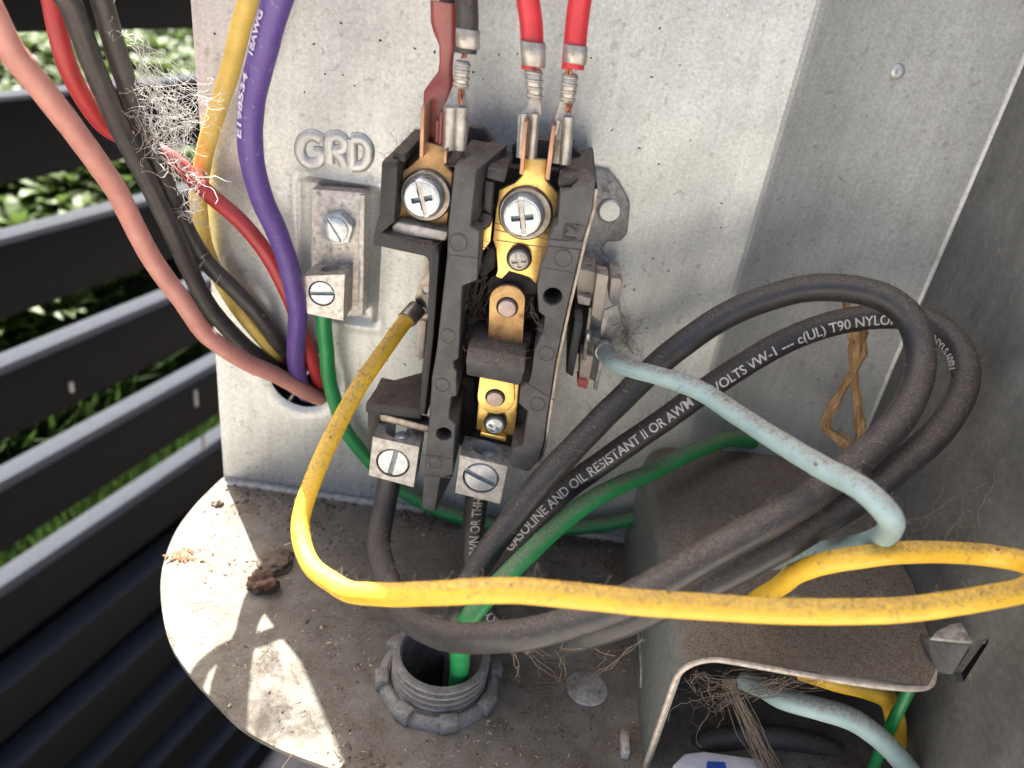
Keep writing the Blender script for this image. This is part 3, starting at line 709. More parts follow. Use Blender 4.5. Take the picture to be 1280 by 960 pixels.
# sloping dusty tops
def slope(name, f, b, hf, hb, par=con, mat='rail'):
    mb = MB(); A = fp_poly(f, hf); B = fp_poly(b, hb)
    low = [p+Vector((0, 0, -1.2)) for p in B]
    mb.loft([[A[0], A[1], B[1], B[0]], [A[0]+Vector((0, .2, -1.0)), A[1]+Vector((0, .2, -1.0)), low[1], low[0]]])
    return mb.build(name, mat, par, bevel=.015)
slope('divider_top', [(568, 208), (596, 213)], [(613, 176), (634, 181)], HR, 2.0)
slope('shoulder', [(714, 237), (745, 226)], [(722, 208), (738, 212)], HR, 2.7)
for nm, px, h, dp in (('top_barrier', [(586, 158), (604, 160), (616, 176), (628, 196), (580, 205)], 1.25, .3),
                      ('top_barrier', [(640, 182), (652, 172), (712, 178), (727, 194), (728, 216), (640, 216)], 1.25, .3),
                      ('top_block', [(699, 219), (722, 223), (716, 237), (697, 232)], 3.25, 1.0),
                      ('top_block', [(609, 210), (634, 215), (630, 229), (608, 223)], 3.1, 1.1),
                      ('top_block', [(491, 189), (507, 193), (506, 204), (490, 198)], 3.05, 1.9),
                      ('rib', [(606, 226), (617, 228), (614, 268), (604, 263)], 3.05, 1.4),
                      ('ledge', [(588, 283), (604, 266), (615, 270), (613, 284), (600, 290)], 2.95, 1.3),
                      ('inner_wall', [(590, 214), (608, 220), (604, 268), (588, 282)], 2.4, .9),
                      ('inner_wall', [(698, 240), (704, 240), (698, 284), (692, 286)], 2.95, 1.2),
                      ('inner_wall', [(577, 360), (600, 352), (588, 432), (572, 440)], 2.1, .6),
                      ('inner_wall', [(568, 470), (592, 474), (596, 540), (568, 560)], 2.0, .5),
                      ('inner_wall', [(648, 400), (672, 398), (662, 470), (645, 470)], 2.2, .7),
                      ('inner_wall', [(645, 500), (662, 510), (655, 556), (640, 556)], 2.6, .9)):
    part(nm, px, h, dp, 'black' if 'inner' not in nm else 'soot', bevel=.03)
# left terminal bay lip
LIP = [(477, 203), (480, 200), (496, 202), (497, 212), (493, 278), (477, 291), (500, 297), (543, 309), (549, 318), (542, 420), (536, 475), (531, 519), (524, 517), (527, 465), (533, 420), (537, 330), (533, 321), (473, 308), (466, 306), (467, 294), (474, 268)]
part('bay_lip', LIP, 3.2, 2.7, 'black', bevel=.025)
part('bay_back', [(480, 205), (568, 208), (562, 300), (480, 296)], 2.45, 1.9, 'black', bevel=.02)
part('inner_wall', [(545, 315), (562, 318), (545, 470), (533, 520), (528, 515)], 2.4, 1.9, 'hole', bevel=0)  # near-black block stands for the shade in the bay recess
# brass work
part('terminal_plate', [(498, 217), (511, 209), (525, 197), (527, 176), (556, 184), (556, 205), (566, 217), (561, 259), (558, 288), (494, 276)], 2.7, .1, 'brassd', bevel=.02)
part('clip', [(489, 283), (497, 277), (560, 290), (557, 302), (489, 292)], 2.98, .5, 'lug', bevel=.04)
part('terminal_plate', [(624, 237), (643, 229), (653, 219), (655, 198), (683, 200), (682, 224), (698, 242), (697, 256), (687, 298), (684, 309), (676, 330), (668, 366), (612, 366), (622, 338), (620, 312), (616, 300), (620, 262)], 2.75, .1, 'brass', bevel=.02)
part('terminal_plate', [(598, 289), (606, 277), (616, 272), (613, 303), (600, 318)], 2.7, .1, 'brass', bevel=.02)
for (a, b) in (((619, 279), (690, 293)), ((620, 300), (686, 310)), ((619, 287), (640, 292)), ((672, 296), (689, 300)), ((600, 300), (612, 303)), ((601, 308), (611, 310))):
    mb = MB(); mb.tube(fp_poly([a, b], 2.753), .008, 5); mb.build('score_line', 'blade', con)
# scorched patch round the contact
part('scorch', [(612, 358), (630, 348), (655, 350), (670, 364), (668, 400), (610, 400)], 2.55, .3, 'soot', bevel=.05)
mb = MB()
for px in ([(603, 322), (612, 309), (620, 314), (619, 336), (608, 345), (598, 348)],):
    slab(mb, px, 2.72, .6)
mb.build('scorch', 'soot', con, bevel=.06)
part('scorch', [(611, 354), (617, 345), (627, 349), (636, 339), (650, 343), (662, 347), (671, 356), (670, 367), (609, 367)], 2.765, .02, 'soot', bevel=.004)
# contact arms
up = [(610, 425), (612, 372)]+arc_px(634.5, 374, 22, 17, 180, 360, 13, .12)+[(656, 380), (653, 432)]
part('contact_arm', up, 3.0, .09, 'brassd', bevel=.02)
lo = [(600, 470), (643, 478)]+arc_px(620, 497, 23.5, 21, 0, 180, 13, .1)
part('contact_arm', lo, 3.02, .09, 'brass', bevel=.02)
part('terminal_plate', [(598, 500), (606, 480), (649, 480), (645, 527), (642, 545), (595, 537)], 2.72, .1, 'brass', bevel=.02)
part('plate_lip', [(601, 540), (633, 547), (632, 552), (600, 545)], 2.85, .2, 'brass', bevel=.01)
def rivet(cx, cy, r, h):
    c = W(cx, cy, h); q = cm(r, c); mb = MB()
    mb.lathe(c, OUT, [(q*1.25, -.01), (q*1.2, .004), (q*1.12, .004)], 28); mb.build('rivet_seat', 'soot', con)
    mb = MB(); mb.lathe(c, OUT, [(q, -.05), (q, .05), (q*.93, .085), (q*.6, .10), (.001, .104)], 28); mb.build('contact_rivet', 'contact', con)
rivet(634, 384, 11.5, 3.0); rivet(619, 497, 10.5, 3.02)
CB = [(585, 433), (657, 446), (660, 456), (655, 465), (649, 482), (582, 469), (581, 451)]
mb = MB(); A = fp_poly([(585, 433), (657, 446), (656, 464), (582, 451)], 3.55); B = fp_poly([(583, 469), (650, 482)], 3.5)
top = fp_poly([(585, 433), (657, 446)], 3.45)
F_ = [top[0], top[1], W(656, 463, 3.62), B[1], B[0], W(582, 451, 3.62)]
mb.add(F_+[p+Vector((0, 1.3+(p.y*-1-3.5), 0)) for p in F_], [(0, 1, 2, 5), (5, 2, 3, 4), (0, 6, 7, 1), (1, 7, 8, 2), (2, 8, 9, 3), (3, 9, 10, 4), (4, 10, 11, 5), (5, 11, 6, 0), (6, 11, 8, 7), (11, 10, 9, 8)])
cb = mb.build('contact_carrier', 'rail', con, bevel=.03)
part('carrier_arm', [(588, 436), (603, 417), (664, 428), (657, 447)], 2.9, .5, 'black', bevel=.04)
# screws
def cross_cut(c, n, r, ang, slotw, cross, depth, full=True):
    cut = MB(); q = n.to_track_quat('Z', 'Y').to_matrix()
    rz = q @ Matrix.Rotation(ang, 3, 'Z')
    if full: cut.box(c, r*1.2, slotw, depth, rz)
    if cross:
        c2 = MB(); 
        cut.box(c, r*.52, slotw*1.3, depth*2.2, q @ Matrix.Rotation(ang+.0, 3, 'Z'))
        cut.box(c, slotw*1.3, r*.52, depth*2.25, rz)
    return cut
def combo(cx, cy, rw, hx, hy, rh, h, hh, ang, wmat='steel', par=con):
    c = W(cx, cy, h); q = cm(rw, c); root = MB()
    root.lathe(c, OUT, [(q, 0), (q, .05), (q*.93, .09), (q*.5, .10), (.001, .10)], 40)
    o = root.build('screw_washer', wmat, par)
    c2 = W(hx, hy, h+hh); r = cm(rh, c2); mb = MB(); b = c2+Vector((0, hh-.06, 0))
    mb.lathe(b, OUT, [(r*1.02, 0), (r*1.03, hh*.45), (r*.97, hh*.75), (r*.86, hh*.93), (r*.84, hh*.90), (r*.80, hh*.90), (r*.78, hh*.97), (r*.4, hh*1.05), (.001, hh*1.06)], 40)
    head = boolean(mb, cross_cut(b+OUT*hh*1.06, OUT, r, ang, r*.105, True, .06))
    head.build('screw_head', 'zinc', par, ang=30)
    q2 = MB(); q2.box(b+OUT*(hh*.62), r*.5, .012, r*.5); 
    rz = OUT.to_track_quat('Z', 'Y').to_matrix() @ Matrix.Rotation(ang, 3, 'Z')
    q3 = MB(); q3.box(b+OUT*(hh*.98-.10), r*.50, r*.11, .012, rz); q3.box(b+OUT*(hh*.98-.102), r*.11, r*.50, .012, rz)
    q3.build('recess_shade', 'zinc_shade', par)  # dark boxes paint the shade of the cross recess
    q4 = MB(); q4.box(b+OUT*(hh*1.06-.055), r*.80, r*.095, .006, rz); q4.build('slot_shade', 'tin', par)  # darker strip deepens the slot, shade put into its colour
combo(533, 244, 32.5, 528, 248, 26, 2.72, .26, math.radians(68+180-140), 'steel')
combo(657, 266, 34, 653, 271, 27, 2.77, .26, math.radians(104), 'steel')
def small(cx, cy, r, h, ang, mat='tin', par=con):
    c = W(cx, cy, h); q = cm(r, c)
    mb = MB(); mb.lathe(c, OUT, [(q*1.12, 0), (q*1.1, .03), (q*.9, .04)], 26); mb.build('screw_seat', 'soot', par)
    mb = MB(); mb.lathe(c, OUT, [(q*.92, 0), (q*.94, .07), (q*.8, .115), (q*.4, .14), (.001, .145)], 28)
    cut = MB(); z = OUT.to_track_quat('Z', 'Y').to_matrix()
    for k in (0, math.pi/2): cut.box(c+OUT*(.15+k*.001), q*.62, q*.17, .06, z @ Matrix.Rotation(ang+k, 3, 'Z'))
    boolean(mb, cut).build('small_screw', mat, par, ang=30)
small(649, 323, 14.5, 2.85, .3); small(619, 529, 13, 2.82, -.3, 'zinc')
# lugs
def lug(front, h, depth, sc, rs, slot_ang, hole, par, mat='lug', name='lug'):
    A = fp_poly(front, h); mb = MB(); mb.prism(A, (0, depth, 0))
    c = W(*sc, h); r = cm(rs, c)
    cut = MB(); cut.lathe(c+Vector((0, .3, 0)), OUT, [(r, 0), (r, .5)], 32)
    mb = boolean(mb, cut)
    if hole:
        cx = sum((p.x for p in A))/len(A); zt = max(p.z for p in A)
        cut = MB(); cut.lathe((cx, A[0].y+depth*hole[1], zt-.6), (0, 0, 1), [(hole[0], 0), (hole[0], 1.2)], 28)
        mb = boolean(mb, cut)
    o = mb.build(name, mat, par, bevel=.02, bseg=1, ang=30)
    s = MB(); b = c+Vector((0, .2, 0)); s.lathe(b, OUT, [(r*.93, -.1), (r*.93, .15), (r*.86, .19), (.001, .20)], 32)
    z = OUT.to_track_quat('Z', 'Y').to_matrix()
    cut = MB(); cut.box(b+OUT*.2, r*1.1, r*.15, .07, z @ Matrix.Rotation(slot_ang, 3, 'Z'))
    boolean(s, cut).build('set_screw', 'zinc', o, ang=30)
    s = MB(); s.box(b+OUT*.128, r*.88, r*.145, .008, z @ Matrix.Rotation(slot_ang, 3, 'Z')); s.build('slot_shade', 'zinc_shade', o)  # dark strip paints the shade along the set screw slot
    return o
lug([(575, 569), (635, 583), (625, 630), (569, 616)], 3.4, .68, (601, 598), 23, math.radians(-22), (.26, .62), con)
lug([(466, 546), (524, 559), (517, 609), (461, 594)], 3.2, .62, (491, 579), 21.5, math.radians(80), (.26, .62), con)
mb = MB(); b = W(614, 560, 3.05); mb.lathe((b.x, b.y, b.z-.35), (0, 0, 1), [(.16, 0), (.16, .18), (.1, .24), (.001, .25)], 20); mb.build('screw_end', 'zinc', con)
mb = MB(); b = W(504, 536, 2.85); mb.lathe((b.x, b.y, b.z-.35), (0, 0, 1), [(.16, 0), (.16, .18), (.1, .24), (.001, .25)], 20); mb.build('screw_end', 'zinc', con)
# dusty shelf on the left
zsf = W(490, 507, 3.0).z
mb = MB(); mb.prism([G(457, 503, zsf), G(473, 480, zsf), G(530, 464, zsf), G(527, 512, zsf)], (0, 0, -.22)); mb.build('shelf', 'black', con, bevel=.03)
part('bus_bar', [(474, 519), (480, 518), (538, 533), (536, 542), (475, 527)], 2.95, .35, 'steel', bevel=.04)
part('shelf_side', [(459, 508), (478, 512), (476, 530), (468, 545), (463, 570), (460, 560)], 2.7, 1.2, 'black', bevel=.02)
# coil terminal on the left (yellow wire)
mb = MB(); slab(mb, [(537, 339), (524, 352), (519, 372), (520, 396), (534, 400), (538, 380)], 1.5, .06)
for hx, hy, hr in ((533, 363, 5), (530, 389, 5)):
    c = W(hx, hy, 1.5); cut = MB(); cut.lathe(c+Vector((0, .3, 0)), OUT, [(cm(hr, c), 0), (cm(hr, c), .6)], 16); mb = boolean(mb, cut)
mb.build('coil_terminal', 'steel', con, bevel=.01)
part('coil_frame', [(522, 400), (533, 402), (530, 448), (523, 452)], 1.0, .9, 'beige', bevel=.03)
part('coil_frame', [(530, 322), (537, 320), (537, 350), (528, 352)], .9, .8, 'beige', bevel=.03)
# coil on the right (blue wire)
for nm, px, h, dp, mt in (('coil_former', [(722, 336), (745, 340), (742, 367), (721, 365)], 1.3, 1.1, 'beige'),
                          ('coil_former', [(721, 368), (739, 373), (737, 383), (722, 380)], 1.5, 1.2, 'beige'),
                          ('coil_former', [(746, 341), (761, 345), (752, 403), (739, 394)], 1.6, .5, 'beige'),
                          ('coil_former', [(764, 347), (778, 349), (774, 386), (761, 376)], 1.3, 1.0, 'beige'),
                          ('coil_former', [(726, 441), (742, 446), (735, 483), (723, 480)], 1.5, 1.0, 'beige'),
                          ('coil_tip', [(721, 474), (735, 476), (734, 487), (722, 484)], 1.6, .4, 'pinkp'),
                          ('coil_plate', [(718, 400), (729, 404), (716, 472), (707, 466)], 2.0, 1.8, 'rail'),
                          ('coil_winding', [(717, 380), (740, 386), (734, 445), (712, 440)], 1.1, .8, 'soot'),
                          ('coil_strip', [(752, 438), (757, 440), (746, 489), (741, 487)], 1.6, .05, 'tin'),
                          ('coil_strip', [(736, 384), (742, 386), (732, 452), (727, 450)], 1.55, .05, 'steel'),
                          ('coil_back', [(735, 420), (755, 425), (748, 480), (730, 470)], .6, .5, 'plate')):
    part(nm, px, h, dp, mt, bevel=.03)
mb = MB(); slab(mb, [(755, 388), (772, 381), (777, 402), (768, 434), (750, 436), (751, 410)], 1.75, .07)
c = W(768, 403, 1.75); cut = MB(); cut.lathe(c+Vector((0, .3, 0)), OUT, [(cm(5, c), 0), (cm(5, c), .6)], 16)
boolean(mb, cut).build('coil_terminal', 'tin', con, bevel=.01)
part('coil_screw', [(733, 417), (739, 418), (738, 427), (732, 426)], 1.7, .2, 'zinc', bevel=.02)

# ---- blades of the quick-connect terminals belong to the contactor
for px in ([(526, 134), (531, 131), (529, 197), (524, 198)], [(555, 188), (559, 189), (558, 205), (554, 204)],
           [(655, 152), (660, 151), (654, 219), (649, 218)], [(690, 156), (695, 157), (687, 226), (681, 224)]):
    part('blade', px, 3.02, .62, 'blade', bevel=.015)

# ================================================================== top wires with crimp terminals
def loftp(mb, secs, h, seg=18, pw=2.6, dep=.8):
    rings = []
    for (cx, cy, w_, *dd) in secs:
        c = W(cx, cy, dd[1] if len(dd) > 1 else h); a = cm(w_/2, c); b = a*(dd[0] if dd else dep); r = []
        for k in range(seg):
            t = 2*math.pi*k/seg; ct, st = math.cos(t), math.sin(t)
            r.append(c+Vector((a*abs(ct)**(2/pw)*(1 if ct > 0 else -1), b*abs(st)**(2/pw)*(1 if st > 0 else -1), 0)))
        rings.append(r)
    mb.loft(rings)
def top_wire(label, mat, path, rad, ins, strand, crimp, rec, h, slit=None):
    pts = [W(a, b, hh) for a, b, hh in path]; pts = spline([pts[0]+Vector((R.uniform(-.5, .5), .2, 9))]+pts, .1)
    root = empty('wire', pts[-1], label, 'wire', 'wires on quick-connect terminals')
    mb = MB(); mb.tube(pts, rad, 18); mb.build('insulation', mat, root, ang=60)
    mb = MB(); loftp(mb, ins, h-.03, 20, 2.8, 1.08); loftp(mb, crimp, h, 16, 2.4, .8)
    t = mb.build('crimp_terminal', 'tin', root, bevel=.012, bseg=1, ang=50)
    for k in range(4):                         # crimp ridges
        f = (k+.5)/4; a = crimp[0]; b = crimp[-1]; cx, cy, w_ = [a[i]+(b[i]-a[i])*f for i in range(3)]
        mb = MB(); loftp(mb, [(cx, cy-2.2, w_*1.02), (cx, cy-1, w_*1.16), (cx, cy+1, w_*1.16), (cx, cy+2.2, w_*1.02)], h, 16, 2.4, .8); mb.build('ridge', 'tin', t)
    mb = MB(); loftp(mb, rec['plate'], h-.12, 16, 3.2, rec.get('dep', .35))
    for tb in rec['rolls']:
        p = [W(a, b, h+.06) for a, b in tb[:-1]]; mb.tube(p, cm(tb[-1]/2, p[0]), 14)
    mb.build('receptacle', 'tin', t, bevel=0, ang=45)
    for g in range(0, len(strand), 2):
        mb = MB()
        for k in range(5):
            a, b = strand[g], strand[g+1]; p0 = W(a[0]+R.uniform(-4, 4), a[1], h+R.uniform(0, .12)); p1 = W(b[0]+R.uniform(-4, 4), b[1], h+R.uniform(.02, .16))
            mb.tube([p0, p0.lerp(p1, .5)+Vector((0, -.03, 0)), p1], .022, 6)
        tag(mb.build('copper_strands', 'copper', root), kind='stuff')
    return root
top_wire('black wire in a crimped terminal beside the red vinyl sleeve', 'w_black2',
         [(576, -90, 2.5), (580, -30, 2.6), (583, 0, 2.62), (584, 30, 2.62), (582, 66, 2.62)], .172,
         [(585, 36, 30), (585, 60, 30)], ((577, 112), (576, 130), (581, 66), (580, 72)), [(578, 76, 19), (576, 110, 18)],
         {'plate': [(573, 108, 14, .5), (571, 128, 26, .5), (569, 136, 31, .62), (568, 186, 30, .62)], 'rolls': [((563, 134), (561, 187), 17), ((577, 134), (575, 187), 17)], 'dep': .6}, 2.65)
top_wire('red wire in a crimped terminal, left one of the two red wires', 'w_red2',
         [(650, -90, 2.5), (656, -30, 2.6), (660, 0, 2.6), (664, 30, 2.6), (666, 86, 2.65)], .172,
         [(666, 52, 33), (667, 82, 31)], ((664, 80), (667, 88)), [(667, 86, 21), (668, 124, 19)],
         {'plate': [(669, 122, 14), (668, 138, 22), (661, 146, 28), (658, 198, 26)], 'rolls': [((655, 142), (651, 196), 9), ((669, 142), (664, 198), 11)], 'dep': .3}, 2.7)
top_wire('red wire in a crimped terminal, right one of the two red wires', 'w_red2',
         [(742, -90, 2.5), (730, -30, 2.6), (725, 0, 2.6), (721, 30, 2.6), (716, 87, 2.65)], .172,
         [(720, 56, 30), (719, 79, 29)], ((712, 130), (711, 140), (713, 82), (712, 92)), [(713, 92, 19), (709, 128, 18)],
         {'plate': [(706, 126, 13), (704, 142, 20), (704, 150, 24), (699, 204, 24)], 'rolls': [((711, 146), (706, 205), 15), ((698, 150), (694, 168), 7)], 'dep': .4}, 2.7)
# red vinyl sleeve on its own wire
pts = [W(a, b, h) for a, b, h in ((566, -100, 1.6), (564, -40, 1.9), (562, -5, 2.0), (560, 20, 2.1))]; pts = spline([pts[0]+Vector((.2, .2, 9))]+pts, .1)
root = empty('wire', pts[-1], 'black wire in a red vinyl terminal sleeve left of the bare crimped one', 'wire', 'wires on quick-connect terminals')
mb = MB(); mb.tube(pts, .16, 14); mb.build('insulation', 'w_black2', root)
mb = MB(); loftp(mb, [(556, 3, 36, .75), (556, 30, 35, .7), (557, 42, 30, .6), (559, 58, 20, .6), (558, 78, 17, .75), (557, 90, 18, .7), (553, 104, 30, .5), (549, 116, 38, .45), (547, 150, 38, .45), (545, 184, 35, .45)], 2.3, 24, 3.0)
sl_ = mb.build('terminal_sleeve', 'red_sleeve', root, ang=50)
mb = MB(); loftp(mb, [(547, 150, 8, 1), (546, 185, 8, 1)], 2.55, 10); loftp(mb, [(552, 140, 7, 1), (550, 188, 7, 1)], 2.6, 10); mb.build('sleeve_fold', 'red_sleeve', sl_)

# coil wire crimps
def ring_crimp(root, pts, i0, i1, r, mat):
    mb = MB(); mb.tube(pts[i0:i1+1], r, 18); mb.build('crimp', mat, root, bevel=.01, ang=40)
ring_crimp(ry, py, 0, 3, .185, 'steel')
ring_crimp(rb, pb, 0, 2, .19, 'tin')

# ================================================================== ground lug
gl = empty('ground_lug', W(420, 395, 0), 'grey metal ground lug screwed to the panel below the stamped letters', 'lug')
part('base_plate', [(389, 236), (457, 241), (454, 396), (389, 394)], .32, .4, 'grdlug', gl, bevel=.03)
part('base_rail', [(449, 244), (456, 244), (454, 392), (447, 392)], .42, .3, 'grdlug', gl, bevel=.02)
lug([(380, 345), (431, 343), (429, 401), (384, 392)], 1.0, .68, (402, 367), 17, math.radians(8), (.2, .6), gl, 'grdlug', 'lug_block')
c = W(425, 282, .32); r = cm(22, c); mb = MB(); u = Vector((1, 0, 0)); v = Vector((0, 0, 1))
mb.prism([c+u*math.cos(math.radians(60*k+18))*r+v*math.sin(math.radians(60*k+18))*r for k in range(6)], (0, -.3, 0))
hx = mb.build('hex_screw', 'zinc', gl, bevel=.03)
c2 = W(420, 287, .62); mb = MB(); r2 = cm(16, c2); mb.lathe(c2, OUT, [(r2, -.02), (r2, .05), (r2*.85, .07), (.001, .07)], 28)
z = OUT.to_track_quat('Z', 'Y').to_matrix(); cut = MB(); cut.box(c2+OUT*.07, r2*1.2, .03, .05, z @ Matrix.Rotation(math.radians(-56), 3, 'Z'))
boolean(mb, cut).build('slotted_head', 'zinc', hx, ang=30)
# ================================================================== conduit fitting
cf = empty('conduit_fitting', nutc, 'grey threaded conduit fitting with castellated locknut in the pan', 'conduit fitting')
M['diecast'] = pm('dusty_diecast', (.30, .30, .28), (.18, .18, .165), 6, .6, .2, .4, 20, .015, dust=.75, dcol=(.14, .12, .095), speck=.4, sscale=9)
up = Vector((0, 0, 1)); RS = .92
prof = [(RS*.82, -1.6), (RS*.82, .70), (RS*.86, .76), (RS*.95, .76)]
z_ = .74
for k in range(5): prof += [(RS*1.0, z_), (RS*1.0, z_-.05), (RS*.93, z_-.08), (RS*.93, z_-.12)]; z_ -= .15
prof += [(RS*.98, 0), (RS*.98, -.3)]
mb = MB(); mb.lathe(nutc, up, prof, 48, cap=False); mb.build('threaded_stub', 'diecast', cf, ang=30)
mb = MB(); mb.lathe(nutc+up*-.9, up, [(RS*.85, 0), (.001, .01)], 32); mb.build('bore_shade', 'hole', cf)  # black disc stands for the shade down the fitting
mb = MB(); mb.lathe(nutc, up, [(RS*1.03, .0), (RS*1.03, .16), (RS*1.10, .19), (RS*1.22, .15), (RS*1.27, .06), (RS*1.27, .0)], 48, cap=False)
nut = mb.build('locknut', 'diecast', cf, ang=30)
for k in range(8):
    a = 2*math.pi*k/8+.3; d = Vector((math.cos(a), math.sin(a), 0)); rot = Matrix.Rotation(a, 3, 'Z')
    mb = MB(); mb.box(nutc+d*RS*1.20+up*.15, .12, .16, .14, rot); mb.build('castellation', 'diecast', nut, bevel=.03)
mb = MB(); s0 = G(565, 888); mb.lathe((nutc.x+.15, nutc.y-RS*1.16, .16), (0, -.3, 1), [(.07, 0), (.07, .05), (.001, .06)], 14); mb.build('screw', 'diecast', nut)

# ================================================================== sheet-metal housing on the right
ZB = 2.95; XB0 = 3.35; YF = -6.2; TH = .09
hs = empty('sheet_metal_housing', (5.5, -3, 0), 'dusty grey sheet-metal housing with an open front on the right of the pan', 'housing')
def bx(x, y, z): return Vector((x, y, z))
# top with rounded left bend, extruded along y; right end notched
prof = []
RB_ = .62
for k in range(9):
    a = math.pi/2*k/8; prof.append((XB0+RB_*(1-math.sin(a)), ZB-RB_*(1-math.cos(a))))   # from top to side
prof = [(x, z) for x, z in prof]
left = prof[::1]
mb = MB()
ys = [.25+(YF-.25)*k/30 for k in range(31)]
# the front lower edge of the bend is cut back in a curve, as punched
def ring(y):
    out = [(x, z) for x, z in left]
    inn = [(x+TH*math.cos(math.pi/2*(1-k/8)) if 0 else x+TH*(k/8), z-TH*(1-k/8)) for k, (x, z) in enumerate(left)]
    return [bx(x, y, z) for x, z in out]+[bx(x, y, z) for x, z in inn[::-1]]
mb.loft([ring(y) for y in ys])
mb.build('bend', 'box', hs, ang=50)
tp = [bx(XB0+RB_, .25, ZB), bx(XR-.05, .25, ZB), bx(XR-.05, -3.6, ZB)]
g1 = G(1158, 786, ZB); g2 = G(1171, 836, ZB); g3 = G(1160, 858, ZB)
tp += [Vector((g1.x, g1.y, ZB)), Vector((g2.x, g2.y, ZB)), Vector((g3.x, g3.y, ZB))]
tp.append(bx(XB0+RB_, YF, ZB))
mb = MB(); mb.prism(tp, (0, 0, -TH)); mb.build('top', 'box', hs, ang=40)
# bare front edge strip, its highlight put into the pale colour
mb = MB(); ep = [bx(x+.02, YF+.015, z-.04) for x, z in left[::-1]]+[p+Vector((0, .015, -.045)) for p in tp[:-1][::-1][:2]]
low = [bx(XB0+.005, YF-.012, zz) for zz in (.05, .8, 1.6)]
mb.tube(spline(low+ep, .1), .047, 8); mb.build('front_edge', 'edge', hs)
# side with slot
s_out = [bx(XB0, .25, -.0+.01), bx(XB0, YF, .01), bx(XB0, YF, ZB-RB_), bx(XB0, .25, ZB-RB_)]
hole = [bx(XB0, -2.0, .30), bx(XB0, -2.3, .48), bx(XB0, -3.4, .55), bx(XB0, -4.4, .50), bx(XB0, -4.75, .33), bx(XB0, -4.4, .22), bx(XB0, -3.4, .18), bx(XB0, -2.3, .20)]
mb = holed(s_out, [hole], (TH, 0, 0)); mb.build('side', 'box', hs, ang=40)
mb = MB(); mb.tube(spline([hole[k]+Vector((-.01, 0, 0)) for k in (0, 1, 2, 3, 4)], .1), .035, 8); mb.build('slot_lip', 'plate', hs)
# tab locking into the wall slot
mb = MB(); tb = [G(a, b, ZB+.5) for a, b in ((1164, 797), (1172, 788), (1187, 780), (1205, 777), (1237, 784), (1233, 802), (1200, 801))]
mb.prism(tb, (0, 0, -.07)); mb.build('locking_tab', 'lug', hs, bevel=.02)
mb = MB(); lo4 = [G(1150, 792, ZB-.01), G(1162, 796, ZB+.42), G(1214, 804, ZB+.44), G(1192, 840, ZB+.2), G(1172, 838, ZB-.01)]
mb.loft([lo4, [p+Vector((0, .01, -.07)) for p in lo4]]); mb.build('lower_tab', 'galv_side', hs)
# inner floor divider and torn punch on the top
mb = MB(); mb.box((5.7, -.6, 1.4), 2.3, .05, 1.4); mb.build('inner_wall', 'galv_side', hs)
q = G(1003, 617, ZB); mb = MB()
mb.lathe(q, (0, 0, 1), [(.17, 0), (.16, .12), (.11, .15), (.10, .02)], 12, cap=False); mb.build('punched_burr', 'edge', hs)
mb = MB(); mb.lathe(q, (0, 0, 1), [(.10, .03), (.001, .031)], 12); mb.build('burr_shade', 'hole', hs)  # black disc inside the burr paints the shade of a hole

# ---- things inside the housing
def gw(name, spec, r, mat, label, cat='wire', seg=16):
    pts = spline([SXY(*s) for s in spec], .1); mb = MB(); mb.tube(pts, r, seg)
    o = mb.build(name, mat, None, ang=60); tag(o, label, cat); return pts
def SXY(px, py, h): return W(px, py, h)
gw('wire', [(930, 850, 5.2), (955, 860, 5.5), (975, 872, 5.8), (1020, 885, 6.1), (1062, 898, 6.2), (1098, 922, 6.2), (1130, 955, 6.1), (1165, 1000, 6.0)], .185, 'w_blue', 'light blue wire inside the open housing')
gw('wire', [(1000, 838, 5.0), (1045, 852, 5.3), (1085, 862, 5.4), (1110, 874, 5.4), (1118, 895, 5.4), (1122, 930, 5.3), (1128, 985, 5.2)], .175, 'w_yellow', 'yellow wire inside the open housing, bending down behind the green wire')
gw('wire', [(1150, 830, 5.6), (1138, 858, 5.7), (1122, 890, 5.8), (1106, 925, 5.8), (1090, 965, 5.8), (1080, 1000, 5.8)], .10, 'w_green', 'thin green wire inside the open housing, crossing the yellow one')
gw('cable', [(838, 990, 5.6), (850, 955, 5.6), (875, 932, 5.5), (915, 922, 5.4), (965, 921, 5.3), (1010, 928, 5.2), (1048, 946, 5.2), (1075, 985, 5.2)], .22, 'w_black2', 'thick black cable arching inside the open housing', 'cable')
q = [G(a, b, .5) for a, b in ((832, 1000), (842, 955), (856, 941), (880, 938), (950, 948), (985, 1000))]
mb = MB(); mb.prism(q, (0, 0, -.5)); lb = mb.build('white_label', 'paper', None, bevel=.05, bseg=3); tag(lb, 'white label with a blue band inside the open housing', 'label')
mb = MB(); mb.prism([G(a, b, .505) for a, b in ((878, 998), (884, 952), (906, 953), (918, 998))], (0, 0, .012)); mb.build('blue_band', 'blueink', lb)

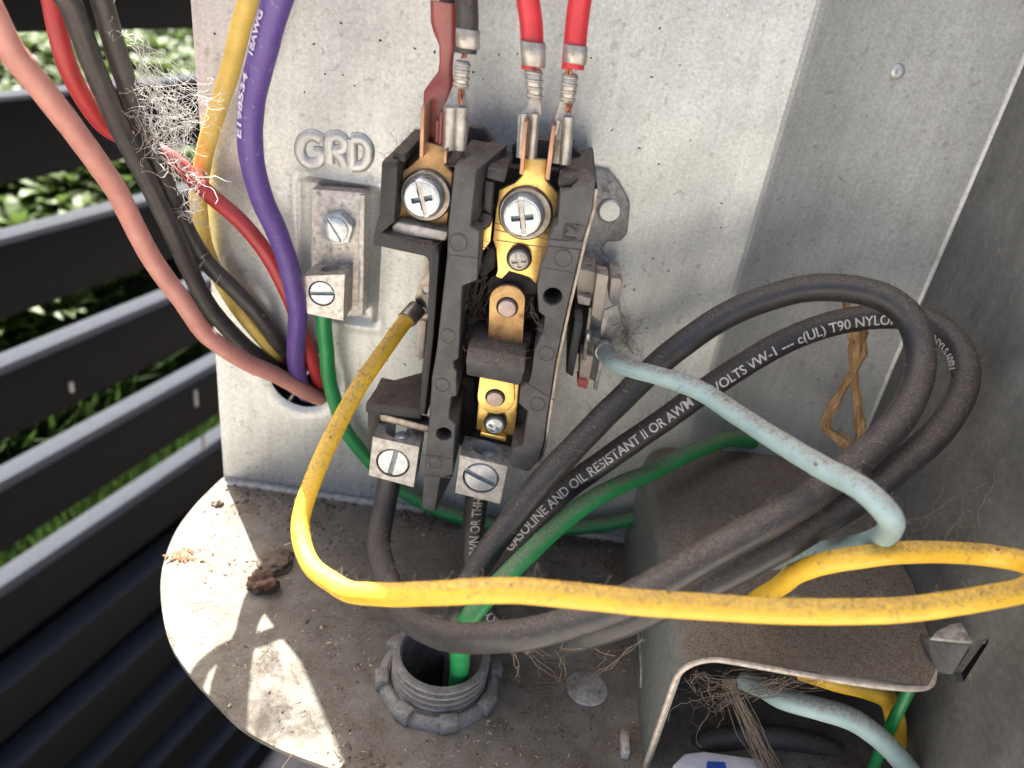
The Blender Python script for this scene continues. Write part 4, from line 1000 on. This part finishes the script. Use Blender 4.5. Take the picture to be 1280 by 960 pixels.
# ================================================================== dry vine on the panel
tw = empty('dry_vine', W(1068, 560, 1.2), 'dry brown vine twig standing behind the black wire loops', 'twig')
def twig(spec, rr, par):
    pts = spline([W(a, b, h) for a, b, h in spec], .12); n = len(pts); mb = MB()
    rad = []
    for i in range(n):
        f = i/(n-1)*(len(rr)-1); k = min(int(f), len(rr)-2); rad.append((rr[k]+(rr[k+1]-rr[k])*(f-k))*(1+.12*math.sin(i*1.7)+R.uniform(-.1, .1)))
    fr = frames(pts)
    for j in range(5):
        ph = 6.283*j/5; sub_ = [p+(fr[i][0]*math.cos(ph+i*.12)+fr[i][1]*math.sin(ph+i*.12))*rad[i]*.55 for i, p in enumerate(pts)]
        mb.tube(sub_, [r*.5*(1+R.uniform(-.15, .15)) for r in rad], 7)
    mb.build('stem', 'twig', par, ang=70)
twig([(1056, 374, 1.0), (1062, 392, 1.05), (1071, 418, 1.1), (1072, 440, 1.1), (1066, 468, 1.15)], [.06, .10, .20, .17, .09], tw)
twig([(1066, 466, 1.15), (1070, 490, 1.2), (1074, 520, 1.25), (1076, 552, 1.3), (1072, 572, 1.3)], [.09, .085, .11, .105, .12], tw)
twig([(1066, 466, 1.15), (1050, 492, 1.3), (1032, 526, 1.4), (1034, 538, 1.42), (1050, 548, 1.4), (1066, 562, 1.35), (1074, 570, 1.3)], [.08, .10, .105, .09, .10, .16, .15], tw)

# ================================================================== debris, cobwebs
def flake(mb, p, n, L, wd):
    a = R.uniform(0, 6.3); u = n.orthogonal().normalized(); v = n.cross(u)
    d = u*math.cos(a)+v*math.sin(a); s = n.cross(d)
    mb.add([p-d*L, p+s*wd+n*wd*.4, p+d*L+n*L*R.uniform(0, .5), p-s*wd+n*wd*.2, p+n*wd*.9], [(0, 1, 4), (1, 2, 4), (2, 3, 4), (3, 0, 4), (0, 3, 2, 1)])
def in_pan(p):
    if p.y > -.05 or p.x > XB0-.1: return False
    x, y, z = proj(p)
    if not (150 < x < 1000 and 560 < y < 1000): return False
    c = False; pl = poly
    for i in range(len(pl)):
        a, b = pl[i], pl[i-1]
        if (a.y > p.y) != (b.y > p.y) and p.x < (b.x-a.x)*(p.y-a.y)/(b.y-a.y)+a.x: c = not c
    return c and (p-nutc).length > 1.3
def scatter(n, mat, lab, smin, smax, name, bias=0.0, flat=.35):
    mb = MB(); k = 0
    while k < n:
        p = Vector((R.uniform(-9, 3.3), R.uniform(-9, 0), .004))
        if bias and R.random() < bias: p.y = -abs(R.gauss(0, 1.2))
        if not in_pan(p): continue
        from mathutils import noise
        if noise.noise(p*.9+Vector((3, 1, smax*40)))+.35 < R.random()*.8: continue
        s = R.uniform(smin, smax)*(1 if R.random() < .85 else 1.8)
        flake(mb, p, Vector((0, 0, 1)), s, s*R.uniform(.2, .6)); k += 1
    tag(mb.build(name, mat, None, smooth=False), lab, 'debris', None, 'stuff')
scatter(1500, 'debris', 'dark crumbs of dirt scattered over the pan', .012, .05, 'dirt_crumbs', .35)
scatter(900, 'debrisl', 'pale crumbs and husks scattered over the pan', .012, .042, 'pale_crumbs', .2)
mb = MB(); k = 0
while k < 130:                             # dirt gathered in the corner under the panel
    x = R.uniform(-6.6, 3.2); p = Vector((x, -.12-abs(R.gauss(0, .25)), .01))
    from mathutils import noise
    if noise.noise((x*.8, 3, 1)) < R.uniform(-.4, .3): continue
    s = R.uniform(.03, .09); flake(mb, p, Vector((0, -.3, 1)).normalized(), s, s*R.uniform(.4, .8)); k += 1
tag(mb.build('corner_dirt', 'debris', None, smooth=False), 'brown dirt gathered where the panel meets the pan', 'dirt', None, 'stuff')
# fibres over the pan
def fib(mb, p, d, L, r=.006, n=7, curl=.5, up=.15):
    pts = [p.copy()]; d = d.normalized()
    for i in range(n):
        d = (d+Vector((R.uniform(-1, 1), R.uniform(-1, 1), R.uniform(-.6, .6)))*curl).normalized()
        p = p+d*L/n; pts.append(p.copy())
    mb.tube(pts, r, 3, cap=False)
mb = MB()
k = 0
while k < 170:
    p = Vector((R.uniform(-9, 3.2), R.uniform(-8, 0), .02))
    if not in_pan(p): continue
    a = R.uniform(0, 6.3); fib(mb, p, Vector((math.cos(a), math.sin(a), .25)), R.uniform(.15, .6), .005, 6, .35); k += 1
tag(mb.build('pan_fibres', 'webd', None), 'thin dusty fibres lying on the pan', 'fibres', None, 'stuff')
# big bits
def clod(name, c, r, mat, label, cat, seed):
    rr = random.Random(seed); bm = bmesh.new(); bmesh.ops.create_icosphere(bm, subdivisions=4, radius=1)
    from mathutils import noise
    for v in bm.verts:
        n = noise.noise(v.co*1.5+Vector((seed*1.37, .3, .1)))*.4+noise.noise(v.co*4+Vector((.2, seed*1.13, 0)))*.22+noise.noise(v.co*11+Vector((0, .5, seed*.7)))*.12
        v.co = v.co*(1+n); v.co = Vector((v.co.x*r[0], v.co.y*r[1], max(v.co.z, -.75)*r[2]))+c
    me = bpy.data.meshes.new(name); bm.to_mesh(me); bm.free()
    return tag(link(name, me, mat, None, ang=60, base=True), label, cat)
clod('seed_head', G(327, 737)+Vector((0, .05, .16)), (.30, .22, .22), 'clod', 'rust brown clod beside the sunlit patch of the pan', 'clod', 3)
clod('dirt_clump', G(345, 706)+Vector((0, 0, .05)), (.34, .42, .13), 'debris', 'dark dirt clump behind the rust brown clod', 'dirt', 5)
clod('pebble', G(272, 630)+Vector((0, 0, .06)), (.13, .12, .11), 'debrisl', 'small round pebble near the corner of the pan', 'pebble', 8)
mb = MB(); c = G(228, 697)
for k in range(70):
    a = R.uniform(0, 6.3); d = Vector((math.cos(a), math.sin(a), R.uniform(.0, .6))).normalized()
    p = c+Vector((R.gauss(0, .14), R.gauss(0, .09), .03)); L = R.uniform(.05, .15); s = d.orthogonal().normalized()*.03
    mb.add([p-s, p+s, p+d*L+s*.7, p+d*L*1.1], [(0, 1, 2, 3)])
tag(mb.build('dry_husk', 'tan', None, smooth=False), 'tan dry husk tuft on the sunlit left edge of the pan', 'husk')
# cobweb tangle between the wires and the panel
def web(name, anchors, n, mat, label, r=.007, cloud=None, spread=.3):
    mb = MB()
    for i in range(n):
        a, b = R.sample(anchors, 2); a = a+Vector([R.gauss(0, spread*.3) for _ in range(3)]); b = b+Vector([R.gauss(0, spread*.3) for _ in range(3)])
        k = 7; pts = [a.lerp(b, j/k)+Vector([R.gauss(0, spread*.14) for _ in range(3)]) for j in range(k+1)]
        mb.tube(pts, r*R.uniform(.6, 1.4), 3, cap=False)
    if cloud:
        c, rad, m_ = cloud
        for i in range(m_):
            p = c+Vector([R.gauss(0, rad[j]) for j in range(3)]); d = Vector([R.gauss(0, 1) for _ in range(3)])
            fib(mb, p, d, R.uniform(.4, 1.1), r*R.uniform(.6, 1.3), 9, .8)
    return tag(mb.build(name, mat, None, ang=80), label, 'cobweb')
c = W(213, 150, 2.0)
web('cobweb', [W(178, 105, 2.1), W(190, 185, 1.9), W(235, 165, 1.8), W(272, 122, 1.8), W(205, 130, 2.0), W(170, 60, 2.3), W(225, 190, 1.7), W(240, 150, 1.8)], 70, 'web',
    'dense white cobweb between the black wires and the pale yellow wire', .0036, (c, (.24, .16, .26), 110), .35)
web('cobweb', [W(150, 0, 2.4), W(158, 45, 2.4), W(175, 62, 2.3), W(195, 105, 2.1), W(142, 40, 2.4)], 9, 'web', 'loose white cobweb strands beside the black wires at the top', .006, None, .25)
web('cobweb', [W(208, 192, 1.55), W(252, 236, 1.3), W(248, 262, 1.3), W(240, 275, 1.2), W(262, 285, 1.1), W(225, 265, 1.4)], 26, 'web', 'white cobweb shreds on the dark red wire', .006, (W(232, 215, 1.45), (.16, .08, .12), 26), .25)
web('cobweb', [W(250, 345, 1.0), W(268, 362, .9), W(258, 325, 1.0), W(278, 330, .5), W(285, 312, .3)], 12, 'web', 'thin white cobweb below the fork of the black wires', .005, None, .2)
web('cobweb', [W(862, 846, 6.2), W(880, 865, 5.8), W(925, 850, 5.6), W(965, 848, 6.2), W(1000, 850, 6.2), W(1028, 846, 6.3), W(895, 880, 5.8), W(940, 868, 5.9)], 44, 'webd', 'brown cobweb hanging under the front edge of the housing', .0042, (W(888, 872, 6.0), (.16, .1, .10), 30), .3)
mb = MB()
for k in range(34):
    a = W(912+R.gauss(0, 4), 850, 5.9); b = W(966+R.gauss(0, 9), 965+R.uniform(0, 15), 6.3)
    mid = a.lerp(b, .5)+Vector((R.gauss(0, .07), R.gauss(0, .07), R.gauss(0, .05)))
    mb.tube(spline([a, mid, b], .4), .0045, 3, cap=False)
tag(mb.build('cobweb', 'webd', None), 'grey cobweb bundle stretched down across the opening of the housing', 'cobweb')
web('cobweb', [W(640, 800, 6.8), W(668, 812, 6.6), W(700, 805, 6.5), G(690, 868, .1), G(650, 858, .05), G(735, 840, .1), W(770, 820, 6.2), W(800, 800, 6.2), G(715, 862, .1)], 30, 'webd', 'dusty cobweb between the black wires and the round disc on the pan', .0055, None, .2)
web('cobweb', [SX(1180, 560, 7.9), SX(1200, 640, 7.9), SX(1165, 660, 7.9), SX(1130, 665, 7.8), SX(1190, 690, 7.9), SX(1230, 600, 8.0), SX(1210, 655, 7.9)], 16, 'webd', 'faint cobweb on the dark side wall right of the light blue wire', .006, None, .35)
web('cobweb', [W(600, 400, 2.3), W(590, 352, 2.6), W(604, 352, 2.6), W(598, 375, 2.2), W(585, 415, 2.3), W(612, 345, 2.7), W(580, 405, 2.3)], 30, 'webd', 'brown cobweb in the dark channel left of the upper contact arm', .006, (W(600, 370, 2.4), (.10, .06, .14), 22), .22)
web('cobweb', [W(663, 392, 2.9), W(672, 408, 3.2), W(680, 415, 3.42), W(662, 378, 2.8)], 9, 'webd', 'brown cobweb right of the upper contact arm', .006, None, .15)
web('cobweb', [W(778, 395, .3), W(785, 420, .2), W(772, 430, .6), W(790, 440, .15), W(770, 400, .9), W(765, 335, .4), W(748, 325, .5)], 22, 'webd', 'brown hairy cobweb beside the coil on the right of the contactor', .0045, (W(781, 425, .35), (.06, .05, .12), 24), .2)
# lint along the wires
def lint(name, pts, rad, n, L, mat, label, r=.004):
    mb = MB()
    for i in range(n):
        k = R.randint(1, len(pts)-2); T = (pts[k+1]-pts[k-1]).normalized()
        a = R.uniform(-1.2, 1.2); s = T.cross(Vector((0, 0, 1))).normalized(); u = s.cross(T)
        d = (u*math.cos(a)+s*math.sin(a)); fib(mb, pts[k]+d*rad, d+T*R.uniform(-1.5, 1.5), R.uniform(L*.4, L), r, 5, .6)
    tag(mb.build(name, mat, None), label, 'lint', None, 'stuff')
lint('lint', py, .15, 330, .16, 'webd', 'fine lint sticking to the long yellow wire')
lint('lint', p1+p2, .232, 700, .14, 'webd', 'fine lint sticking to the black supply wires')
lint('lint', pb, .157, 80, .12, 'webd', 'fine lint sticking to the light blue wire')
def dust_on(name, lab, fn, n, rng, mat='debris'):
    mb = MB()
    for i in range(n):
        p = fn(); flake(mb, p, Vector((0, 0, 1)), R.uniform(*rng), R.uniform(*rng)*.5)
    tag(mb.build(name, mat, None, smooth=False), lab, 'dust', None, 'stuff')
dust_on('dust_crumbs', 'brown dust crumbs on top of the housing', lambda: Vector((R.uniform(XB0+.5, 7.4), R.uniform(YF+.1, .2), ZB+.003)), 1500, (.01, .03), 'webd')
# dirt flecks on the panel
mb = MB()
for i in range(240):
    x, z = R.uniform(-6.5, 4), R.uniform(.3, 13)
    if i % 3 == 0: z = abs(R.gauss(0, .35))+.1
    p = Vector((x, panel_y(x, z)-.006, z))
    if math.hypot(x-hc.x, z-hc.z) < HRX+.2: continue
    flake(mb, p, Vector((0, -1, 0)), R.uniform(.012, .045), R.uniform(.01, .025))
tag(mb.build('dirt_flecks', 'debris', None, smooth=False), 'dark dirt flecks stuck on the back panel', 'dirt', None, 'stuff')

# settled dust: crumbs and lint on every upward face, found by dropping points from above
dg = bpy.context.evaluated_depsgraph_get()
mbd = MB(); mbl = MB(); hits = 0
for i in range(9000):
    if i < 3600: o_ = Vector((R.uniform(-2.9, 2.2), R.uniform(-3.8, -.2), 12))
    else: o_ = Vector((R.uniform(-7, 8), R.uniform(-8.5, -.2), 14))
    ok, loc, nor, idx, ob_, mt = scene.ray_cast(dg, o_, Vector((0, 0, -1)))
    if not ok or nor.z < .35 or loc.z < .15 or ob_.name.split('.')[0] in ('top', 'cobweb', 'lint', 'dust_crumbs'): continue
    s_ = R.uniform(.006, .02)*(1 if R.random() < .93 else 2)
    flake(mbd, loc, nor, s_, s_*R.uniform(.4, .8)); hits += 1
    if i % 9 == 0: fib(mbl, loc+nor*.01, Vector((R.gauss(0, 1), R.gauss(0, 1), .3)), R.uniform(.08, .35), .0035, 6, .5)
tag(mbd.build('dust_crumbs', 'webd', None, smooth=False), 'fine dust crumbs settled on the contactor and wires', 'dust', None, 'stuff')
tag(mbl.build('lint', 'webd', None), 'loose lint settled on the contactor and wires', 'lint', None, 'stuff')
